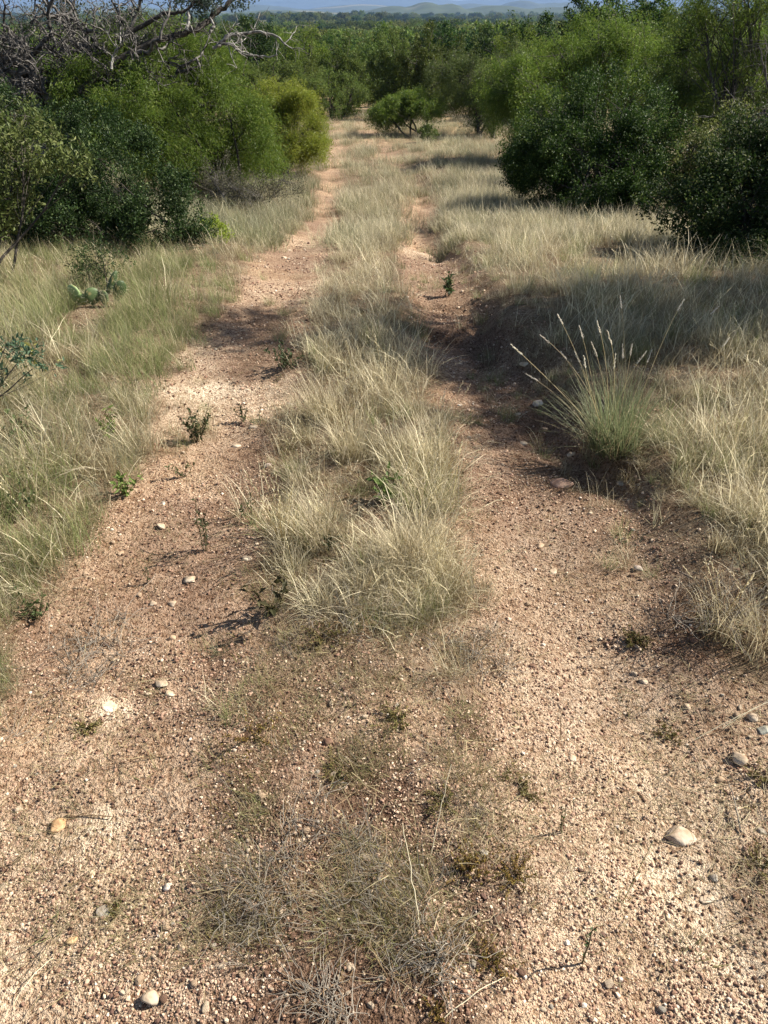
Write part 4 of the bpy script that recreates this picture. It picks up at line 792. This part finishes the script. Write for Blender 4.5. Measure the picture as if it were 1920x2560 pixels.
# named tufts
def thing_tuft(px, py, fn, label, group='grass tufts of the centre strip', name='grass_tuft', sc=1, rz=0):
    b = atd(px, py); mb = MB(); fn(mb); o = obj(name, mb.mesh(name), M_grass); o.location = b; o.scale = (sc,)*3; o.rotation_euler = (0, 0, rz); return tag(o, label, 'grass tuft', group)
def seedtuft():
    b = atd(1325, 965); d = float(np.dot(b-np.array([0, 0, CAMZ]), fw)); root = empty('seed_head_tuft', b, 'tall green bunch grass with white seed heads on the right bank', 'grass tuft'); mb = MB()
    tuft(mb, 620, .42, .10, np.array([.13, .17, .07]), np.array([.33, .37, .19]), .0026, (.02, 1.0), (.1, 1.1), 5); tuft(mb, 160, .34, .11, STRAW*.6, STRAW, .002, (.2, 1.1), (.2, 1.4))
    obj('blades', mb.mesh('blades'), M_grass, root)
    heads = [(1105, 745), (1137, 808), (1168, 725), (1205, 680), (1212, 760), (1252, 705), (1278, 740), (1242, 760), (1290, 695), (1312, 715), (1340, 640), (1345, 745), (1365, 745), (1395, 760), (1408, 757), (1477, 648), (1552, 662), (1575, 730), (1262, 770), (1330, 765)]
    for (a, c_) in heads:
        mb = MB(); tip = atdepth(a*K, c_*K, d+rng.uniform(-.12, .12))-b; s = np.array([rng.normal(0, .04)+(.1 if a > 1450 else 0), rng.normal(0, .04), 0]); m = s*.45+tip*.55+np.array([rng.normal(0, .03), rng.normal(0, .03), rng.uniform(.02, .10)]); pts = bez(s, m, tip, 10)
        tube(mb, pts, np.linspace(.0012, .0007, 10), STRAW*1.0, 4); dd = nrm(pts[-1]-pts[-2]); n_ = 46; tt = np.linspace(0, 1, n_)[:, None]; hl = rng.uniform(.045, .075)
        leaves(mb, pts[-1]-dd*hl*(1-tt), dd*1.6+rng.normal(0, .4, (n_, 3)), rng.normal(0, 1, (n_, 3)), .012*(1.15-.5*tt[:, 0]), .0032, np.tile((.82, .76, .64), (n_, 1)))
        obj('seed_stalk', mb.mesh('seed_stalk'), M_grass, root)
seedtuft()
f_pale = lambda H, n: (lambda m: (tuft(m, n, H, .07, STRAW*.75, PALE, .0022, (.05, .7), (.3, 1.9)), stalks(m, 9, H*1.25, .05, STRAW), tuft(m, n//3, H*.5, .08, OLIVE, OLIVE*1.4)))
thing_tuft(700, 1180, f_pale(.32, 170), 'pale straw tuft at the left edge of the centre grass beside the broad-leaved weed')
thing_tuft(610, 1180, lambda m: stalks(m, 12, .34, .05, STRAW, .09, .003, (.0, .3)), 'few tall pale stalks standing at the left edge of the centre strip')
thing_tuft(880, 1230, f_pale(.34, 220), 'tall straw tuft with arching blades at the near end of the centre grass')
thing_tuft(760, 990, f_pale(.34, 200), 'straw tuft behind the green broad-leaved weed')
thing_tuft(930, 1010, f_pale(.34, 200), 'arching pale tuft at the right edge of the centre strip')
thing_tuft(690, 905, f_pale(.34, 180), 'straw tuft standing on the left side of the centre strip past the weeds')
thing_tuft(900, 1350, lambda m: tuft(m, 90, .13, .05, OLIVE, OLIVE*1.5, .002, (.2, 1.1), (.3, 1.2)), 'short olive tuft at the foot of the tall straw tuft')
thing_tuft(1000, 1545, lambda m: tuft(m, 60, .08, .04, OLIVE, OLIVE*1.5, .0018, (.2, 1.1), (.3, 1.2)), 'low olive tuft on the right side of the sparse strip')
thing_tuft(1560, 1360, f_pale(.22, 90), 'thin tuft at the foot of the right bank', 'grass tufts under the right bank')
thing_tuft(1640, 1400, f_pale(.24, 90), 'thin upright tuft by the right picture edge', 'grass tufts under the right bank')
thing_tuft(480, 1410, lambda m: tuft(m, 70, .085, .02, OLIVE*.8, GREYG, .0016, (.0, 1.1), (.1, .5)), 'small fan-shaped tuft with a dark shadow in the left rut', 'tufts in the left rut')
thing_tuft(1420, 1130, lambda m: tuft(m, 14, .2, .02, GREYG, PALE, .0018, (.1, .5), (.1, .5)), 'few bent stems in front of the dark right bank', 'grass tufts under the right bank')
# low mats, foreground
mats = [(540, 1590, 75, 'yellow-green sprawling mat weed casting a long shadow left of the centre'), (1110, 1895, 80, 'reddish-green mat weed at the right of the near strip'), (1010, 1880, 60, 'yellow mat weed just left of the reddish-green one'),
        (1060, 2080, 75, 'dark rusty mat weed near the bottom centre'), (720, 1680, 55, 'olive mat weed in the middle of the sparse strip'), (1120, 1700, 50, 'small green mat weed with trailing stems'), (1440, 1590, 42, 'low sprawling weed in the right rut'),
        (1370, 1385, 34, 'tiny flat weed high in the right rut'), (1640, 1880, 60, 'dark green mat weed cut by the right picture edge'), (1650, 1680, 45, 'dark low weed above another at the right edge'), (940, 2190, 55, 'yellow-green weed at the very bottom centre'), (820, 1960, 45, 'brown-green weed behind the bottom mat weeds'),
        (180, 1580, 36, 'tiny green sprig on the orange soil at the left'), (250, 1960, 38, 'small sprig by the greyish rough stone'), (860, 1560, 50, 'olive weed among pebbles high on the sparse strip'), (960, 1730, 45, 'thin green weed right of the strip middle'), (700, 1380, 55, 'brownish low weed at the foot of centre grass')]
for (a, c_, r_, lab) in mats:
    cols = YB if 'yellow' in lab or 'rusty' in lab or 'reddish' in lab else MO
    weed(a, c_, r_*.56, int(rng.integers(16, 38)), 1, cols, 'mat_weed', lab, 'weed', (.45, 1.42), 7.5, (.17, .10, .06), 'low mat weeds of the near ground', dens=20)
# dead grey wiry weeds
def deadweed(a, c_, w, hh, n, lab):
    b = atd(a, c_); d = float(np.dot(b-np.array([0, 0, CAMZ]), fw)); m = d*K/FPX; mb = MB()
    for _ in range(n):
        if _ % 22 == 0: ctr = np.array([rng.normal(0, w*m*.26), rng.normal(0, w*m*.22), .002])
        p = ctr+np.array([rng.normal(0, .012), rng.normal(0, .012), 0]); dr = nrm(rng.normal(0, 1, 3)*np.array([1, 1, .25])+np.array([-.2, -.1, .55])); L = hh*m*rng.uniform(.4, 1.1); pts = [p]
        for s in range(6): dr = nrm(dr+rng.normal(0, .22, 3)-np.array([0, 0, .06])); p = p+dr*L/6; p[2] = max(p[2], .002); pts.append(p)
        g_ = rng.uniform(.7, 1.2)*(GREY if rng.random() < .7 else BROWN*1.1); tube(mb, pts, np.linspace(.0009, .0004, 7), g_, 3)
    o = obj('dead_weed', mb.mesh('dead_weed'), M_gravel); o.location = b; tag(o, lab, 'dead weed', 'dead wiry weeds')
deadweed(740, 1860, 400, 105, 300, 'largest patch of grey wiry dead weed, centre of the near ground')
deadweed(560, 1960, 220, 110, 170, 'dark grey dead weed left of the largest patch')
deadweed(880, 2010, 260, 100, 130, 'grey dead stems right of and below the largest patch')
deadweed(660, 2130, 300, 110, 150, 'tangled dead stems along the bottom edge')
deadweed(160, 1430, 260, 120, 260, 'grey dead stems lying along the bottom of the left verge')
deadweed(760, 1330, 240, 90, 300, 'dead tangle at the foot of the centre grass')
deadweed(1000, 1420, 200, 80, 200, 'thin dead stems right of the centre grass foot')
deadweed(1560, 1300, 220, 130, 260, 'dead brown tangle hanging on the right bank')
# sprigs and sticks
def stick(p1, p2, lab, r=.0014, col=BROWN, lift=.01, arc=.02, name='straw_stalk', cat='stalk', p2h=None):
    A = atd(*p1)+np.array([0, 0, .003]); B_ = atd(*p2)+np.array([0, 0, lift]) if p2h is None else atdepth(p2[0]*K, p2[1]*K, float(np.dot(A-np.array([0, 0, CAMZ]), fw)))
    M_ = (A+B_)/2+np.array([0, 0, arc]); mb = MB(); pts = bez(A, M_, B_, 10)-A; pts[1:-1] += rng.normal(0, .0012, (8, 3)); tube(mb, pts, np.linspace(r, r*.6, 10), col, 5)
    o = obj(name, mb.mesh(name, True), M_gravel); o.location = A; return tag(o, lab, cat)
stick((145, 1762), (242, 1768), 'straight brown stick lying right of the orange wedge-shaped stone', .002, BROWN*.8, .008, .004, 'stick', 'stick')
stick((1600, 1800), (1572, 1700), 'crooked grey twig lying near the right edge', .0022, GREY*.7, .012, .015, 'twig', 'twig')
stick((1500, 1600), (1659, 1540), 'long straw stalk slanting to the rounded pale stone', .0012, PALE, .05, .02)
stick((1560, 1575), (1690, 1520), 'second straw stalk close under the long slanting one', .0010, PALE, .05, .02)
stick((350, 1635), (200, 1665), 'dark thin stalk lying left of the yellow-green mat weed', .0012, BROWN*.6, .01, .01)
stick((275, 1480), (400, 1468), 'fine straw lying beside the flat whitish pair', .001, STRAW, .01, .01)
stick((930, 1850), (975, 1650), 'thin upright straw stalk on the right of the sparse strip', .0011, PALE, 0, .01, p2h=1)
stick((905, 2000), (870, 1780), 'bleached leaning stalk rising from the mat weeds', .0012, PALE, 0, .01, p2h=1)
stick((1210, 1600), (1213, 1530), 'short dark upright stem in the right rut', .0016, BROWN*.8, 0, 0, 'twig', 'twig', 1)
stick((1345, 1950), (1412, 1815), 'long thin olive stalk leaning right over the near gravel', .0011, OLIVE*1.3, 0, .01, p2h=1)
stick((30, 2170), (120, 2080), 'pale curved straw at the lower left corner', .0011, PALE, .02, .03)
stick((960, 2200), (1090, 2120), 'pale curved straw at the bottom right of centre', .0011, PALE, .02, .03)
weed(1258, 2080, 190, 1, 1, ((.05, .10, .04), (.09, .15, .05)), 'sprig', 'thin upright green sprig on the near right gravel', 'sprig', (0, .1), 12, (.12, .10, .05), dens=10)
weed(1215, 1800, 110, 2, 1, MG, 'sprig', 'thin leaning green sprig beside the flat whitish stone', 'sprig', (.1, .35), 9, (.12, .10, .05), dens=9)

# ------------------------------------------------------------------ haze
V = np.array([[x, y, z] for z in (-75, 165) for y in (-400, 12500) for x in (-12500, 12500)], float)
F = np.array([[0, 2, 3, 1], [4, 5, 7, 6], [0, 1, 5, 4], [2, 6, 7, 3], [0, 4, 6, 2], [1, 3, 7, 5]])
m = bpy.data.materials.new('haze'); m.use_nodes = True; n = m.node_tree; n.nodes.remove(n.nodes['Principled BSDF'])
pv = n.nodes.new('ShaderNodeVolumePrincipled'); pv.inputs['Color'].default_value = (.36, .58, 1, 1); pv.inputs['Density'].default_value = 1.0e-4; pv.inputs['Anisotropy'].default_value = 0
n.links.new(pv.outputs[0], n.nodes['Material Output'].inputs['Volume'])
hz = obj('haze', mesh('haze', V, [F]), m); tag(hz, kind='stuff'); hz['label'] = 'thin blue haze over the far plain and hills'; hz['category'] = 'haze'
